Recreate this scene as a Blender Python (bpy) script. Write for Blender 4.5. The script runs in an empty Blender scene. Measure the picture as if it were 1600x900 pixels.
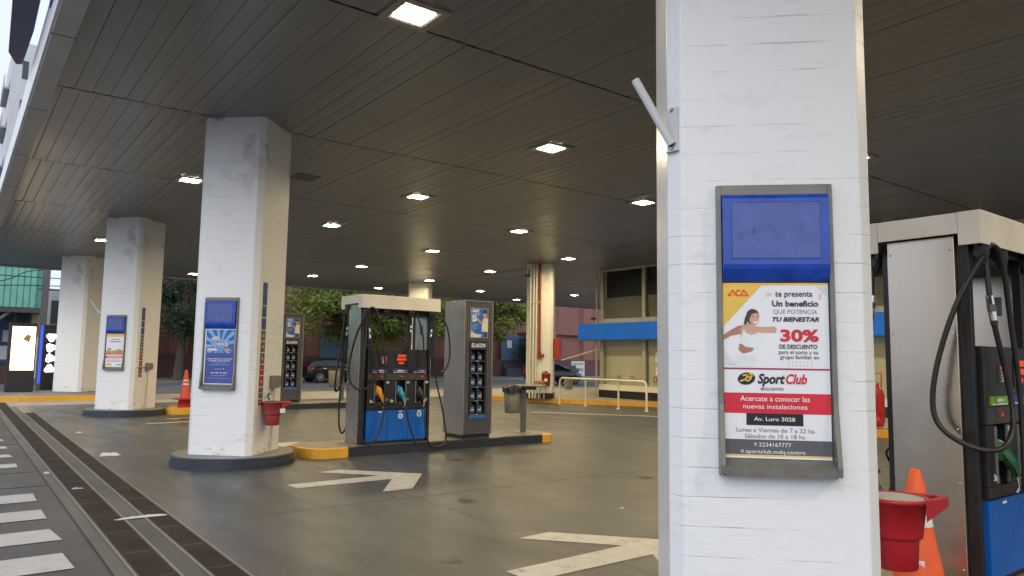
import bpy, math, random
from mathutils import Vector, Matrix
random.seed(7)
S = bpy.context.scene
COL = S.collection
R = math.radians

# ------------------------------------------------------------------ camera
YAW, PITCH, ROLL = R(37.332), R(5.511), R(0.837)
fwd = Vector((math.sin(YAW)*math.cos(PITCH), math.cos(YAW)*math.cos(PITCH), math.sin(PITCH)))
rgt = Vector((math.cos(YAW), -math.sin(YAW), 0)); upv = rgt.cross(fwd)
rr = math.cos(ROLL)*rgt + math.sin(ROLL)*upv
uu = -math.sin(ROLL)*rgt + math.cos(ROLL)*upv
cam = bpy.data.cameras.new("camera"); camo = bpy.data.objects.new("camera", cam); COL.objects.link(camo)
camo.matrix_world = Matrix(((rr.x, uu.x, -fwd.x, 0), (rr.y, uu.y, -fwd.y, 0), (rr.z, uu.z, -fwd.z, 1.5), (0, 0, 0, 1)))
cam.sensor_width = 36; cam.lens = 1140.57/1600*36; cam.clip_start = .05; cam.clip_end = 3000
S.camera = camo

# ------------------------------------------------------------------ world, sun, exposure
w = bpy.data.worlds.new("World"); S.world = w; w.use_nodes = True
nt = w.node_tree; bg = nt.nodes["Background"]
sky = nt.nodes.new("ShaderNodeTexSky"); sky.sky_type = 'NISHITA'; sky.sun_disc = False
SUN_EL, SUN_AZ = R(32), R(236)      # azimuth clockwise from +Y
sky.sun_elevation = SUN_EL; sky.sun_rotation = SUN_AZ
sky.air_density = 1.0; sky.dust_density = 2.0; sky.ozone_density = 1.0
# thin overcast: bright cloud veil over the blue sky
wtc = nt.nodes.new("ShaderNodeTexCoord"); wn = nt.nodes.new("ShaderNodeTexNoise"); wn.inputs['Scale'].default_value = 2.2; wn.inputs['Detail'].default_value = 6
nt.links.new(wtc.outputs['Generated'], wn.inputs[0])
wr = nt.nodes.new("ShaderNodeMapRange"); wr.inputs[1].default_value = .35; wr.inputs[2].default_value = .65; wr.inputs[3].default_value = .78; wr.inputs[4].default_value = .96
nt.links.new(wn.outputs[0], wr.inputs[0])
wm = nt.nodes.new("ShaderNodeMixRGB"); wm.inputs[2].default_value = (6.6, 7.3, 8.6, 1); nt.links.new(wr.outputs[0], wm.inputs[0]); nt.links.new(sky.outputs[0], wm.inputs[1])
nt.links.new(wm.outputs[0], bg.inputs[0]); bg.inputs[1].default_value = .105
sl = bpy.data.lights.new("sun", 'SUN'); so = bpy.data.objects.new("sun", sl); COL.objects.link(so)
sl.energy = .8; sl.angle = R(40); sl.color = (1, .985, .96)
sd = Vector((math.sin(SUN_AZ)*math.cos(SUN_EL), math.cos(SUN_AZ)*math.cos(SUN_EL), math.sin(SUN_EL)))
so.rotation_euler = sd.to_track_quat('Z', 'Y').to_euler(); so.location = (0, 0, 30)
S.view_settings.view_transform = 'Standard'; S.view_settings.look = 'None'
S.view_settings.exposure = 0.48; S.view_settings.gamma = 1
S.view_settings.use_curve_mapping = False
LAMP_W = 32.0

# ------------------------------------------------------------------ materials
def new_mat(name):
    m = bpy.data.materials.new(name); m.use_nodes = True
    return m, m.node_tree, m.node_tree.nodes["Principled BSDF"]
def mat(name, col, rough=.5, metal=0., var=.12, scale=6., bump=0., bscale=60., spec=.5, coat=0., emit=None, estr=0., rvar=0.1, stretch=(1,1,1), trans=0., alpha=1.):
    m, t, p = new_mat(name); N, L = t.nodes, t.links
    tc = N.new("ShaderNodeTexCoord"); mp = N.new("ShaderNodeMapping"); mp.inputs['Scale'].default_value = stretch
    L.new(tc.outputs['Object'], mp.inputs[0])
    n = N.new("ShaderNodeTexNoise"); n.inputs['Scale'].default_value = scale; n.inputs['Detail'].default_value = 6
    L.new(mp.outputs[0], n.inputs[0])
    r = N.new("ShaderNodeValToRGB"); c = Vector(col)
    a = [max(0, x*(1-var)) for x in c]; b = [min(1, x*(1+var)) for x in c]
    r.color_ramp.elements[0].position = .3; r.color_ramp.elements[1].position = .7
    r.color_ramp.elements[0].color = (*a, 1); r.color_ramp.elements[1].color = (*b, 1)
    L.new(n.outputs[0], r.inputs[0]); L.new(r.outputs[0], p.inputs['Base Color'])
    mr = N.new("ShaderNodeMapRange"); mr.inputs[3].default_value = max(0, rough-rvar); mr.inputs[4].default_value = min(1, rough+rvar)
    L.new(n.outputs[0], mr.inputs[0]); L.new(mr.outputs[0], p.inputs['Roughness'])
    p.inputs['Metallic'].default_value = metal
    p.inputs['Specular IOR Level'].default_value = spec
    p.inputs['Coat Weight'].default_value = coat
    p.inputs['Transmission Weight'].default_value = trans
    p.inputs['Alpha'].default_value = alpha
    if bump:
        n2 = N.new("ShaderNodeTexNoise"); n2.inputs['Scale'].default_value = bscale; n2.inputs['Detail'].default_value = 4
        L.new(mp.outputs[0], n2.inputs[0])
        b2 = N.new("ShaderNodeBump"); b2.inputs['Strength'].default_value = bump; b2.inputs['Distance'].default_value = .01
        L.new(n2.outputs[0], b2.inputs['Height']); L.new(b2.outputs[0], p.inputs['Normal'])
    if emit:
        p.inputs['Emission Color'].default_value = (*emit, 1); p.inputs['Emission Strength'].default_value = estr
    return m

def painted_concrete(name, base, dirt=1.0, boards=.125):
    """white gloss paint over board-marked concrete"""
    m, t, p = new_mat(name); N, L = t.nodes, t.links
    tc = N.new("ShaderNodeTexCoord"); sx = N.new("ShaderNodeSeparateXYZ"); L.new(tc.outputs['Object'], sx.inputs[0])
    def math_(op, a, b=None, c=None):
        n = N.new("ShaderNodeMath"); n.operation = op
        for i, v in enumerate((a, b, c)):
            if v is None: continue
            if isinstance(v, (int, float)): n.inputs[i].default_value = v
            else: L.new(v, n.inputs[i])
        return n.outputs[0]
    n0 = N.new("ShaderNodeTexNoise"); n0.inputs['Scale'].default_value = 1.3; L.new(tc.outputs['Object'], n0.inputs[0])
    wob = math_('MULTIPLY_ADD', n0.outputs[0], .03, sx.outputs[2])
    fr = math_('FRACT', math_('DIVIDE', wob, boards))
    d = math_('ABSOLUTE', math_('SUBTRACT', fr, .5))
    line = N.new("ShaderNodeMapRange"); line.inputs[1].default_value = .034; line.inputs[2].default_value = .006
    L.new(d, line.inputs[0])
    n1 = N.new("ShaderNodeTexNoise"); n1.inputs['Scale'].default_value = 3.2; n1.inputs['Detail'].default_value = 5; L.new(tc.outputs['Object'], n1.inputs[0])
    gate = N.new("ShaderNodeMapRange"); gate.inputs[1].default_value = .47; gate.inputs[2].default_value = .66; L.new(n1.outputs[0], gate.inputs[0])
    lm = math_('MULTIPLY', line.outputs[0], gate.outputs[0])
    # smudges
    mp = N.new("ShaderNodeMapping"); mp.inputs['Scale'].default_value = (1, 1, 2.2); L.new(tc.outputs['Object'], mp.inputs[0])
    n2 = N.new("ShaderNodeTexNoise"); n2.inputs['Scale'].default_value = 5; n2.inputs['Detail'].default_value = 9; n2.inputs['Roughness'].default_value = .68; L.new(mp.outputs[0], n2.inputs[0])
    sm = N.new("ShaderNodeMapRange"); sm.inputs[1].default_value = .57; sm.inputs[2].default_value = .80; L.new(n2.outputs[0], sm.inputs[0])
    # soot stain near top (a stain with its own outline)
    n3 = N.new("ShaderNodeTexNoise"); n3.inputs['Scale'].default_value = 2.4; n3.inputs['Detail'].default_value = 8; L.new(tc.outputs['Object'], n3.inputs[0])
    top = N.new("ShaderNodeMapRange"); top.inputs[1].default_value = 3.3; top.inputs[2].default_value = 4.6; L.new(sx.outputs[2], top.inputs[0])
    st = N.new("ShaderNodeMapRange"); st.inputs[1].default_value = .52; st.inputs[2].default_value = .66; L.new(n3.outputs[0], st.inputs[0])
    soot = math_('MULTIPLY', math_('MULTIPLY', top.outputs[0], st.outputs[0]), .65*dirt)
    # scuffs and splashes low on the shaft, with ragged outlines
    lo_ = N.new("ShaderNodeMapRange"); lo_.inputs[1].default_value = .55; lo_.inputs[2].default_value = .15; L.new(sx.outputs[2], lo_.inputs[0])
    sc_ = N.new("ShaderNodeMapRange"); sc_.inputs[1].default_value = .55; sc_.inputs[2].default_value = .62; L.new(n2.outputs[0], sc_.inputs[0])
    soot = math_('ADD', soot, math_('MULTIPLY', math_('MULTIPLY', lo_.outputs[0], sc_.outputs[0]), .35*dirt))
    tot = math_('ADD', math_('ADD', math_('MULTIPLY', lm, .45*dirt), math_('MULTIPLY', sm.outputs[0], .26*dirt)), soot)
    mx = N.new("ShaderNodeMixRGB"); mx.inputs[1].default_value = (*base, 1); mx.inputs[2].default_value = (.20, .19, .175, 1); mx.use_clamp = True
    L.new(tot, mx.inputs[0]); L.new(mx.outputs[0], p.inputs['Base Color'])
    p.inputs['Roughness'].default_value = .33; p.inputs['Specular IOR Level'].default_value = .45
    n4 = N.new("ShaderNodeTexNoise"); n4.inputs['Scale'].default_value = 55; n4.inputs['Detail'].default_value = 3; L.new(mp.outputs[0], n4.inputs[0])
    h = math_('ADD', math_('MULTIPLY', n4.outputs[0], .35), math_('MULTIPLY', n2.outputs[0], .9))
    h = math_('SUBTRACT', h, math_('MULTIPLY', lm, .45))
    b = N.new("ShaderNodeBump"); b.inputs['Strength'].default_value = .55; b.inputs['Distance'].default_value = .006
    L.new(h, b.inputs['Height']); L.new(b.outputs[0], p.inputs['Normal'])
    return m

def ground_mat(name, base, rough=.45, spec=.5, var=.25):
    m, t, p = new_mat(name); N, L = t.nodes, t.links
    tc = N.new("ShaderNodeTexCoord")
    def noise(s, det=6, rg=.5, sc=(1, 1, 1)):
        mp = N.new("ShaderNodeMapping"); mp.inputs['Scale'].default_value = sc; L.new(tc.outputs['Object'], mp.inputs[0])
        n = N.new("ShaderNodeTexNoise"); n.inputs['Scale'].default_value = s; n.inputs['Detail'].default_value = det; n.inputs['Roughness'].default_value = rg
        L.new(mp.outputs[0], n.inputs[0]); return n.outputs[0]
    def mr(v, a, b, c, d):
        n = N.new("ShaderNodeMapRange"); n.inputs[1].default_value = a; n.inputs[2].default_value = b; n.inputs[3].default_value = c; n.inputs[4].default_value = d
        L.new(v, n.inputs[0]); return n.outputs[0]
    def mul(a, b, op='MULTIPLY'):
        n = N.new("ShaderNodeMath"); n.operation = op; L.new(a, n.inputs[0]); L.new(b, n.inputs[1]); return n.outputs[0]
    big = mr(noise(.35, 4), .3, .7, 1-var, 1+var)
    mid = mr(noise(1.8, 8, .62, (1.6, .6, 1)), .35, .7, 1.06, .90)
    fine = mr(noise(60, 3), .2, .8, .86, 1.14)
    stain = mr(noise(.9, 7, .6), .60, .70, 1.0, .62)
    k = mul(mul(big, mid), mul(fine, stain))
    mx = N.new("ShaderNodeMixRGB"); mx.blend_type = 'MULTIPLY'; mx.inputs[0].default_value = 1; mx.inputs[1].default_value = (*base, 1)
    L.new(k, mx.inputs[2]); L.new(mx.outputs[0], p.inputs['Base Color'])
    ro = mul(mr(noise(1.3, 7, .6, (1.8, .5, 1)), .3, .7, rough-.09, rough+.09), mr(noise(40, 2), 0, 1, .95, 1.05))
    L.new(ro, p.inputs['Roughness']); p.inputs['Specular IOR Level'].default_value = spec
    b = N.new("ShaderNodeBump"); b.inputs['Strength'].default_value = .22; b.inputs['Distance'].default_value = .008
    h = N.new("ShaderNodeMath"); h.operation = 'ADD'; L.new(noise(45, 4), h.inputs[0]); L.new(mr(noise(1.6, 3), 0, 1, 0, 1.2), h.inputs[1])
    L.new(h.outputs[0], b.inputs['Height']); L.new(b.outputs[0], p.inputs['Normal'])
    return m

def worn_paint(name, col, under, thr=.62, rough=.45, scale=7):
    m, t, p = new_mat(name); N, L = t.nodes, t.links
    tc = N.new("ShaderNodeTexCoord")
    n = N.new("ShaderNodeTexNoise"); n.inputs['Scale'].default_value = scale; n.inputs['Detail'].default_value = 10; n.inputs['Roughness'].default_value = .7
    L.new(tc.outputs['Object'], n.inputs[0])
    r = N.new("ShaderNodeValToRGB"); e = r.color_ramp.elements
    e[0].position = .3; e[0].color = (*[c*1.05 for c in col], 1); e[1].position = thr; e[1].color = (*[c*.82 for c in col], 1)
    x = e.new(min(.99, thr+.06)); x.color = (*under, 1)
    L.new(n.outputs[0], r.inputs[0]); L.new(r.outputs[0], p.inputs['Base Color']); p.inputs['Roughness'].default_value = rough
    b = N.new("ShaderNodeBump"); b.inputs['Strength'].default_value = .3; b.inputs['Distance'].default_value = .005
    L.new(n.outputs[0], b.inputs['Height']); L.new(b.outputs[0], p.inputs['Normal'])
    return m

def brick_mat(name, c1, c2, mortar):
    m, t, p = new_mat(name); N, L = t.nodes, t.links
    tc = N.new("ShaderNodeTexCoord"); sx = N.new("ShaderNodeSeparateXYZ"); L.new(tc.outputs['Object'], sx.inputs[0])
    cb = N.new("ShaderNodeCombineXYZ"); ad = N.new("ShaderNodeMath"); L.new(sx.outputs[0], ad.inputs[0]); L.new(sx.outputs[1], ad.inputs[1])
    L.new(ad.outputs[0], cb.inputs[0]); L.new(sx.outputs[2], cb.inputs[1])
    b = N.new("ShaderNodeTexBrick"); b.inputs['Scale'].default_value = 1; b.inputs['Brick Width'].default_value = .26; b.inputs['Row Height'].default_value = .075
    b.inputs['Mortar Size'].default_value = .008; b.inputs[1].default_value = (*c1, 1); b.inputs[2].default_value = (*c2, 1); b.inputs[3].default_value = (*mortar, 1)
    L.new(cb.outputs[0], b.inputs[0])
    n = N.new("ShaderNodeTexNoise"); n.inputs['Scale'].default_value = .9; n.inputs['Detail'].default_value = 6; L.new(tc.outputs['Object'], n.inputs[0])
    mx = N.new("ShaderNodeMixRGB"); mx.blend_type = 'MULTIPLY'; mx.inputs[0].default_value = .4; L.new(b.outputs[0], mx.inputs[1]); L.new(n.outputs[0], mx.inputs[2])
    L.new(mx.outputs[0], p.inputs['Base Color']); p.inputs['Roughness'].default_value = .85
    return m

def leaf_mat(name, a, b):
    m, t, p = new_mat(name); N, L = t.nodes, t.links
    tc = N.new("ShaderNodeTexCoord"); n = N.new("ShaderNodeTexNoise"); n.inputs['Scale'].default_value = 1.1; n.inputs['Detail'].default_value = 5
    L.new(tc.outputs['Object'], n.inputs[0]); r = N.new("ShaderNodeValToRGB")
    r.color_ramp.elements[0].position = .35; r.color_ramp.elements[1].position = .65
    r.color_ramp.elements[0].color = (*a, 1); r.color_ramp.elements[1].color = (*b, 1)
    L.new(n.outputs[0], r.inputs[0]); L.new(r.outputs[0], p.inputs['Base Color']); p.inputs['Roughness'].default_value = .55
    # light passing through leaves
    tr = N.new("ShaderNodeBsdfTranslucent"); L.new(r.outputs[0], tr.inputs[0]); ms = N.new("ShaderNodeMixShader"); ms.inputs[0].default_value = .45
    L.new(p.outputs[0], ms.inputs[1]); L.new(tr.outputs[0], ms.inputs[2]); L.new(ms.outputs[0], N["Material Output"].inputs[0])
    return m

M = {}
M['pillar'] = painted_concrete('pillar_paint', (.80, .81, .82))
M['pillar_clean'] = painted_concrete('pillar_paint_far', (.78, .77, .70), .7)
M['ground'] = ground_mat('forecourt_concrete', (.066, .071, .076), .44)
M['benchm'] = mat('bench_slate', (.06, .075, .10), .6)
M['street'] = ground_mat('street_asphalt', (.085, .085, .090), .62, .35)
M['road'] = ground_mat('road_asphalt', (.13, .14, .16), .65, .3)
M['pale'] = ground_mat('pale_concrete', (.34, .33, .31), .55)
M['sidewalk'] = ground_mat('sidewalk_tiles', (.22, .21, .195), .6)
M['island'] = ground_mat('island_concrete', (.20, .185, .165), .5)
M['white_line'] = worn_paint('white_road_paint', (.52, .51, .48), (.13, .13, .13), .595)
M['stripe'] = worn_paint('stripe_paint', (.50, .49, .48), (.22, .22, .22), .66, .6)
M['yellow'] = worn_paint('yellow_kerb_paint', (.78, .40, .03), (.20, .15, .09), .63, .5, 9)
M['black_kerb'] = worn_paint('dark_kerb_paint', (.022, .027, .038), (.12, .11, .10), .68, .45, 9)
M['pill_kerb'] = worn_paint('pillar_kerb_paint', (.035, .045, .065), (.10, .10, .10), .68, .4, 9)
M['grate'] = mat('rusty_grate', (.052, .043, .038), .6, .5, .4, 3, .2)
M['oil'] = mat('oil_drip', (.038, .036, .034), .30)
M['pit'] = mat('drain_pit', (.012, .011, .010), .9)
M['ceil'] = mat('ceiling_board', (.185, .196, .20), .33, 0, .10, .5, 0, spec=.45, rvar=.08)
M['ceil_seam'] = mat('ceiling_seam', (.04, .04, .038), .6)
M['fascia'] = mat('fascia_grey', (.44, .44, .45), .5, 0, .12, 1.5, .1, 8)
M['fascia_w'] = mat('fascia_white', (.80, .80, .82), .4, 0, .04)
M['blue_trim'] = mat('blue_trim', (.02, .05, .45), .4)
M['dark_sign'] = mat('dark_blue_panel', (.10, .105, .17), .6, 0, .1, 2)
M['lamp_glass'] = mat('lamp_diffuser', (.9, .9, .85), .4, emit=(1, .88, .68), estr=30)
M['lamp_refl'] = mat('lamp_reflector', (.75, .72, .66), .3, .4)
M['lamp_trim'] = mat('lamp_trim', (.30, .29, .27), .4, .2)
M['frame'] = mat('grey_frame', (.19, .185, .165), .42, .3, .15, 12)
M['blue_pl'] = mat('blue_plastic', (.012, .065, .42), .25, 0, .2, 9, .15, 30, coat=.3)
M['blue_worn'] = worn_paint('worn_blue_plastic', (.085, .13, .42), (.03, .06, .28), .60, .45, 14)
M['steel'] = mat('brushed_steel', (.56, .49, .41), .27, 1., .10, 2.5, .05, 5, rvar=.09, stretch=(1, 1, 1))
M['steel_dk'] = mat('steel_shadowed', (.42, .40, .38), .35, 1., .12, 8, rvar=.08)
M['cap'] = mat('cap_paint', (.74, .71, .64), .42, 0, .08, 4, .05, 30)
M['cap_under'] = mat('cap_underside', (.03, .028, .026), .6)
M['black'] = mat('black_plastic', (.014, .014, .015), .38, 0, .3, 8)
M['console'] = mat('console_black', (.018, .016, .016), .35, 0, .25, 12)
M['console_gr'] = mat('console_grey', (.055, .05, .047), .5, 0, .2, 8)
M['trim_gr'] = mat('light_edge', (.20, .20, .20), .4)
M['pump_blue'] = mat('pump_blue_enamel', (.002, .11, .48), .34, 0, .10, 3, 0, coat=.15)
M['rubber'] = mat('hose_rubber', (.016, .015, .016), .42, 0, .3, 20, .1, 90)
M['chrome'] = mat('coupling_chrome', (.62, .62, .62), .22, 1.)
M['yel_noz'] = mat('yellow_nozzle', (.80, .36, .015), .4)
M['teal_noz'] = mat('teal_nozzle', (.02, .30, .42), .4)
M['grn_noz'] = mat('green_nozzle', (.01, .14, .04), .4)
M['led'] = mat('red_display', (.3, .02, .01), .4, emit=(1, .10, .02), estr=.4)
M['keys'] = mat('keypad_keys', (.55, .53, .50), .5)
M['lab_purple'] = mat('purple_label', (.08, .06, .28), .4)
M['lab_green'] = mat('green_label', (.16, .42, .03), .4)
M['lab_blue'] = mat('blue_label', (.03, .05, .42), .4)
M['orange_dot'] = mat('orange_button', (.75, .13, .02), .4)
M['white'] = mat('white_print', (.80, .80, .80), .45, 0, .02)
M['paper'] = mat('poster_paper', (.80, .81, .84), .35, 0, .02, coat=.2)
M['navy'] = mat('navy_print', (.02, .02, .06), .45)
M['dkgrey'] = mat('dark_grey_print', (.10, .10, .11), .45)
M['grey_p'] = mat('grey_print', (.22, .23, .25), .45)
M['ltgrey_p'] = mat('light_grey_print', (.50, .52, .56), .45)
M['red_p'] = mat('red_print', (.62, .02, .04), .4)
M['maroon_p'] = mat('maroon_print', (.38, .02, .07), .4)
M['orange_p'] = mat('orange_red_print', (.75, .10, .03), .4)
M['yel_p'] = mat('yellow_print', (.80, .52, .08), .4)
M['black_p'] = mat('black_print', (.012, .012, .014), .4)
M['skin'] = mat('skin_print', (.60, .36, .26), .45)
M['skin_d'] = mat('dark_skin_print', (.42, .19, .12), .45)
M['hair'] = mat('hair_print', (.06, .03, .02), .45)
M['bra'] = mat('cream_print', (.72, .76, .78), .45)
M['sky_p'] = mat('light_blue_print', (.22, .42, .68), .4)
M['indigo_p'] = mat('indigo_print', (.055, .08, .33), .4)
M['blue_p'] = mat('blue_print', (.03, .13, .42), .4)
M['cream_p'] = mat('pale_cream_print', (.62, .60, .52), .4)
M['tan_p'] = mat('tan_print', (.55, .30, .12), .4)
M['red_pl'] = mat('red_plastic', (.42, .010, .018), .42, 0, .12, 5, .1, 30)
M['red_faded'] = mat('faded_red_plastic', (.34, .045, .045), .5, 0, .1, 5)
M['cone'] = mat('orange_cone', (.88, .13, .03), .5, 0, .10, 5, .05)
M['cone_red'] = mat('faded_red_cone', (.68, .075, .04), .5, 0, .12, 5)
M['refl'] = mat('reflective_band', (.75, .72, .70), .35)
M['flanks'] = mat('cabinet_side', (.36, .33, .30), .34, .65, .1, 3, rvar=.06)
M['cab'] = mat('cabinet_grey', (.115, .115, .115), .42, .3, .15, 5)
M['cab_in'] = mat('cabinet_inside', (.012, .012, .014), .6)
M['bottle'] = mat('oil_bottle', (.03, .035, .05), .3, 0, .2)
M['bottle_l'] = mat('oil_bottle_label', (.05, .09, .20), .35)
M['bottle_c'] = mat('oil_bottle_cap', (.32, .33, .34), .4)
M['conduit'] = mat('conduit', (.55, .52, .46), .5)
M['box_gr'] = mat('junction_grey', (.18, .17, .155), .5)
M['stk_b'] = mat('sticker_blue', (.03, .07, .20), .4)
M['stk_g'] = mat('sticker_grey', (.13, .10, .085), .4)
M['stk_r'] = mat('sticker_red', (.30, .035, .03), .4)
M['bin_g'] = mat('bin_grey', (.15, .145, .11), .5)
M['bag'] = mat('black_bag', (.012, .012, .013), .3, 0, .3, 30, .6, 40)
M['ivory'] = mat('ivory_paint', (.70, .68, .54), .4, 0, .05)
M['ivory_d'] = mat('ivory_frame', (.40, .39, .31), .45)
M['pipe_red'] = mat('red_pipe', (.30, .032, .014), .42)
M['blind'] = mat('blind_cloth', (.66, .66, .46), .7, 0, .06, 1)
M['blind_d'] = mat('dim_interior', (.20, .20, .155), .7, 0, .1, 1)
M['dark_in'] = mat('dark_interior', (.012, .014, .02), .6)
M['sign_blue'] = mat('blue_sign', (.0, .085, .42), .45, 0, .22, 1.1, emit=(.0, .16, .60), estr=.20)
M['wood'] = mat('wood', (.42, .22, .07), .6)
M['brick'] = brick_mat('red_brick', (.38, .165, .13), (.33, .145, .12), (.30, .16, .13))
M['brick_dk'] = brick_mat('plinth_brick', (.17, .075, .07), (.15, .07, .07), (.15, .08, .08))
M['door_blue'] = mat('blue_door', (.10, .16, .26), .5)
M['bark'] = mat('bark', (.07, .055, .045), .85, 0, .3, 6, .6, 14)
M['leafA'] = leaf_mat('leaf_bright', (.12, .20, .035), (.36, .41, .10))
M['leafB'] = leaf_mat('leaf_dark', (.035, .07, .035), (.09, .14, .065))
M['leafC'] = leaf_mat('leaf_bush', (.015, .03, .02), (.04, .06, .03))
M['carblk'] = mat('black_car_paint', (.008, .008, .011), .22, .1, .1, coat=.3, rvar=.03)
M['glass_dk'] = mat('car_glass', (.012, .014, .018), .06, 0, 0, rvar=.02, spec=.6)
M['tyre'] = mat('tyre', (.015, .015, .015), .8)
M['rim'] = mat('wheel_rim', (.42, .42, .43), .35, .8)
M['lamp_red'] = mat('tail_lamp', (.45, .02, .02), .25)
M['headl'] = mat('headlight', (.6, .62, .65), .15)
M['green_sh'] = mat('green_sheet', (.20, .50, .40), .5, 0, .08, 2)
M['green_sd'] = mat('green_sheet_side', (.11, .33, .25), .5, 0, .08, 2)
M['shop_dk'] = mat('shop_dark', (.075, .075, .08), .6)
M['shop_bl'] = mat('shop_blue', (.04, .08, .20), .5)
M['tan'] = mat('tan_wall', (.42, .30, .17), .7)
M['grey_pole'] = mat('grey_pole', (.13, .12, .12), .7)
M['white_wall'] = mat('white_wall', (.62, .62, .64), .7, 0, .06, 1)
M['grey_wall'] = mat('grey_wall', (.36, .37, .40), .7, 0, .1, 1)
M['kiosk'] = mat('kiosk_black', (.03, .03, .03), .4)
M['screen'] = mat('kiosk_screen', (.8, .7, .5), .3, emit=(1, .80, .48), estr=2.2)
M['screen_w'] = mat('menu_glow', (.8, .8, .8), .3, emit=(1, .93, .95), estr=2.4)
M['blue_led'] = mat('blue_strip', (.02, .06, .5), .3, emit=(.03, .10, .75), estr=.9)
M['cable'] = mat('cable', (.02, .02, .022), .6)
M['tissue'] = mat('crumpled_paper', (.62, .60, .56), .7)
m_, t_, p_ = new_mat('window_glass'); p_.inputs['Base Color'].default_value = (.01, .012, .012, 1); p_.inputs['Roughness'].default_value = .03
p_.inputs['Alpha'].default_value = .12; p_.inputs['Specular IOR Level'].default_value = .9; M['glass'] = m_

# ------------------------------------------------------------------ mesh builder
class MB:
    def __init__(s, T=None):
        s.v, s.f, s.mi, s.sm, s.ms, s.T = [], [], [], [], [], T or Matrix()
    def mid(s, m):
        m = M[m] if isinstance(m, str) else m
        if m not in s.ms: s.ms.append(m)
        return s.ms.index(m)
    def add(s, vs, fs, m, smooth=False):
        o = len(s.v); k = s.mid(m); s.v += [s.T @ Vector(p) for p in vs]
        for f in fs: s.f.append([i+o for i in f]); s.mi.append(k); s.sm.append(smooth)
        return s
    def box(s, a, b, m):
        x0, y0, z0 = a; x1, y1, z1 = b
        s.add([(x0,y0,z0),(x1,y0,z0),(x1,y1,z0),(x0,y1,z0),(x0,y0,z1),(x1,y0,z1),(x1,y1,z1),(x0,y1,z1)],
              [(0,3,2,1),(4,5,6,7),(0,1,5,4),(1,2,6,5),(2,3,7,6),(3,0,4,7)], m); return s
    def quad(s, ps, m): return s.add(ps, [tuple(range(len(ps)))], m)
    def prism(s, poly, z0, z1, m, mtop=None):
        n = len(poly); vs = [(x, y, z0) for x, y in poly] + [(x, y, z1) for x, y in poly]
        s.add(vs, [(i, (i+1) % n, n+(i+1) % n, n+i) for i in range(n)] + [tuple(reversed(range(n)))], m)
        s.add([(x, y, z1) for x, y in poly], [tuple(range(n))], mtop or m); return s
    def extr(s, prof, axis, a, b, m):
        """closed profile in the two other axes, extruded along axis"""
        def P(u, v, t): return {'x': (t, u, v), 'y': (u, t, v), 'z': (u, v, t)}[axis]
        n = len(prof); vs = [P(u, v, a) for u, v in prof] + [P(u, v, b) for u, v in prof]
        s.add(vs, [(i, (i+1) % n, n+(i+1) % n, n+i) for i in range(n)] + [tuple(reversed(range(n))), tuple(range(n, 2*n))], m); return s
    def tube(s, pts, r, m, n=10, caps=True, smooth=True):
        pts = [Vector(p) for p in pts]; rs = r if isinstance(r, (list, tuple)) else [r]*len(pts)
        vs, fs = [], []; prev = None
        for i, p in enumerate(pts):
            t = (pts[min(i+1, len(pts)-1)] - pts[max(i-1, 0)]).normalized()
            if prev is None:
                a = t.orthogonal().normalized()
            else:
                a = (prev - t*prev.dot(t)); a = a.normalized() if a.length > 1e-6 else t.orthogonal().normalized()
            prev = a; b = t.cross(a)
            for k in range(n):
                th = 2*math.pi*k/n; vs.append(p + rs[i]*(math.cos(th)*a + math.sin(th)*b))
        for i in range(len(pts)-1):
            for k in range(n): fs.append((i*n+k, i*n+(k+1) % n, (i+1)*n+(k+1) % n, (i+1)*n+k))
        s.add(vs, fs, m, smooth)
        if caps:
            s.add(vs[:n], [tuple(reversed(range(n)))], m); s.add(vs[-n:], [tuple(range(n))], m)
        return s
    def lathe(s, prof, c, m, n=24, smooth=True, sx=1, sy=1, cap=True):
        vs, fs = [], []
        for r, z in prof:
            for k in range(n):
                th = 2*math.pi*k/n; vs.append((c[0]+r*sx*math.cos(th), c[1]+r*sy*math.sin(th), c[2]+z))
        for i in range(len(prof)-1):
            for k in range(n): fs.append((i*n+k, i*n+(k+1) % n, (i+1)*n+(k+1) % n, (i+1)*n+k))
        s.add(vs, fs, m, smooth)
        if cap:
            if prof[0][0] > 1e-4: s.add(vs[:n], [tuple(reversed(range(n)))], m)
            if prof[-1][0] > 1e-4: s.add(vs[-n:], [tuple(range(n))], m)
        return s
    def build(s, name, parent=None, bevel=0, loc=None):
        me = bpy.data.meshes.new(name)
        vs = s.v
        me.from_pydata([tuple(v) for v in vs], [], s.f)
        for m in s.ms: me.materials.append(m)
        me.polygons.foreach_set('material_index', s.mi); me.polygons.foreach_set('use_smooth', s.sm)
        me.update(); o = bpy.data.objects.new(name, me); COL.objects.link(o)
        if parent: o.parent = parent
        if bevel:
            b = o.modifiers.new('bevel', 'BEVEL'); b.width = bevel; b.segments = 2; b.limit_method = 'ANGLE'; b.angle_limit = R(40)
        return o

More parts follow.
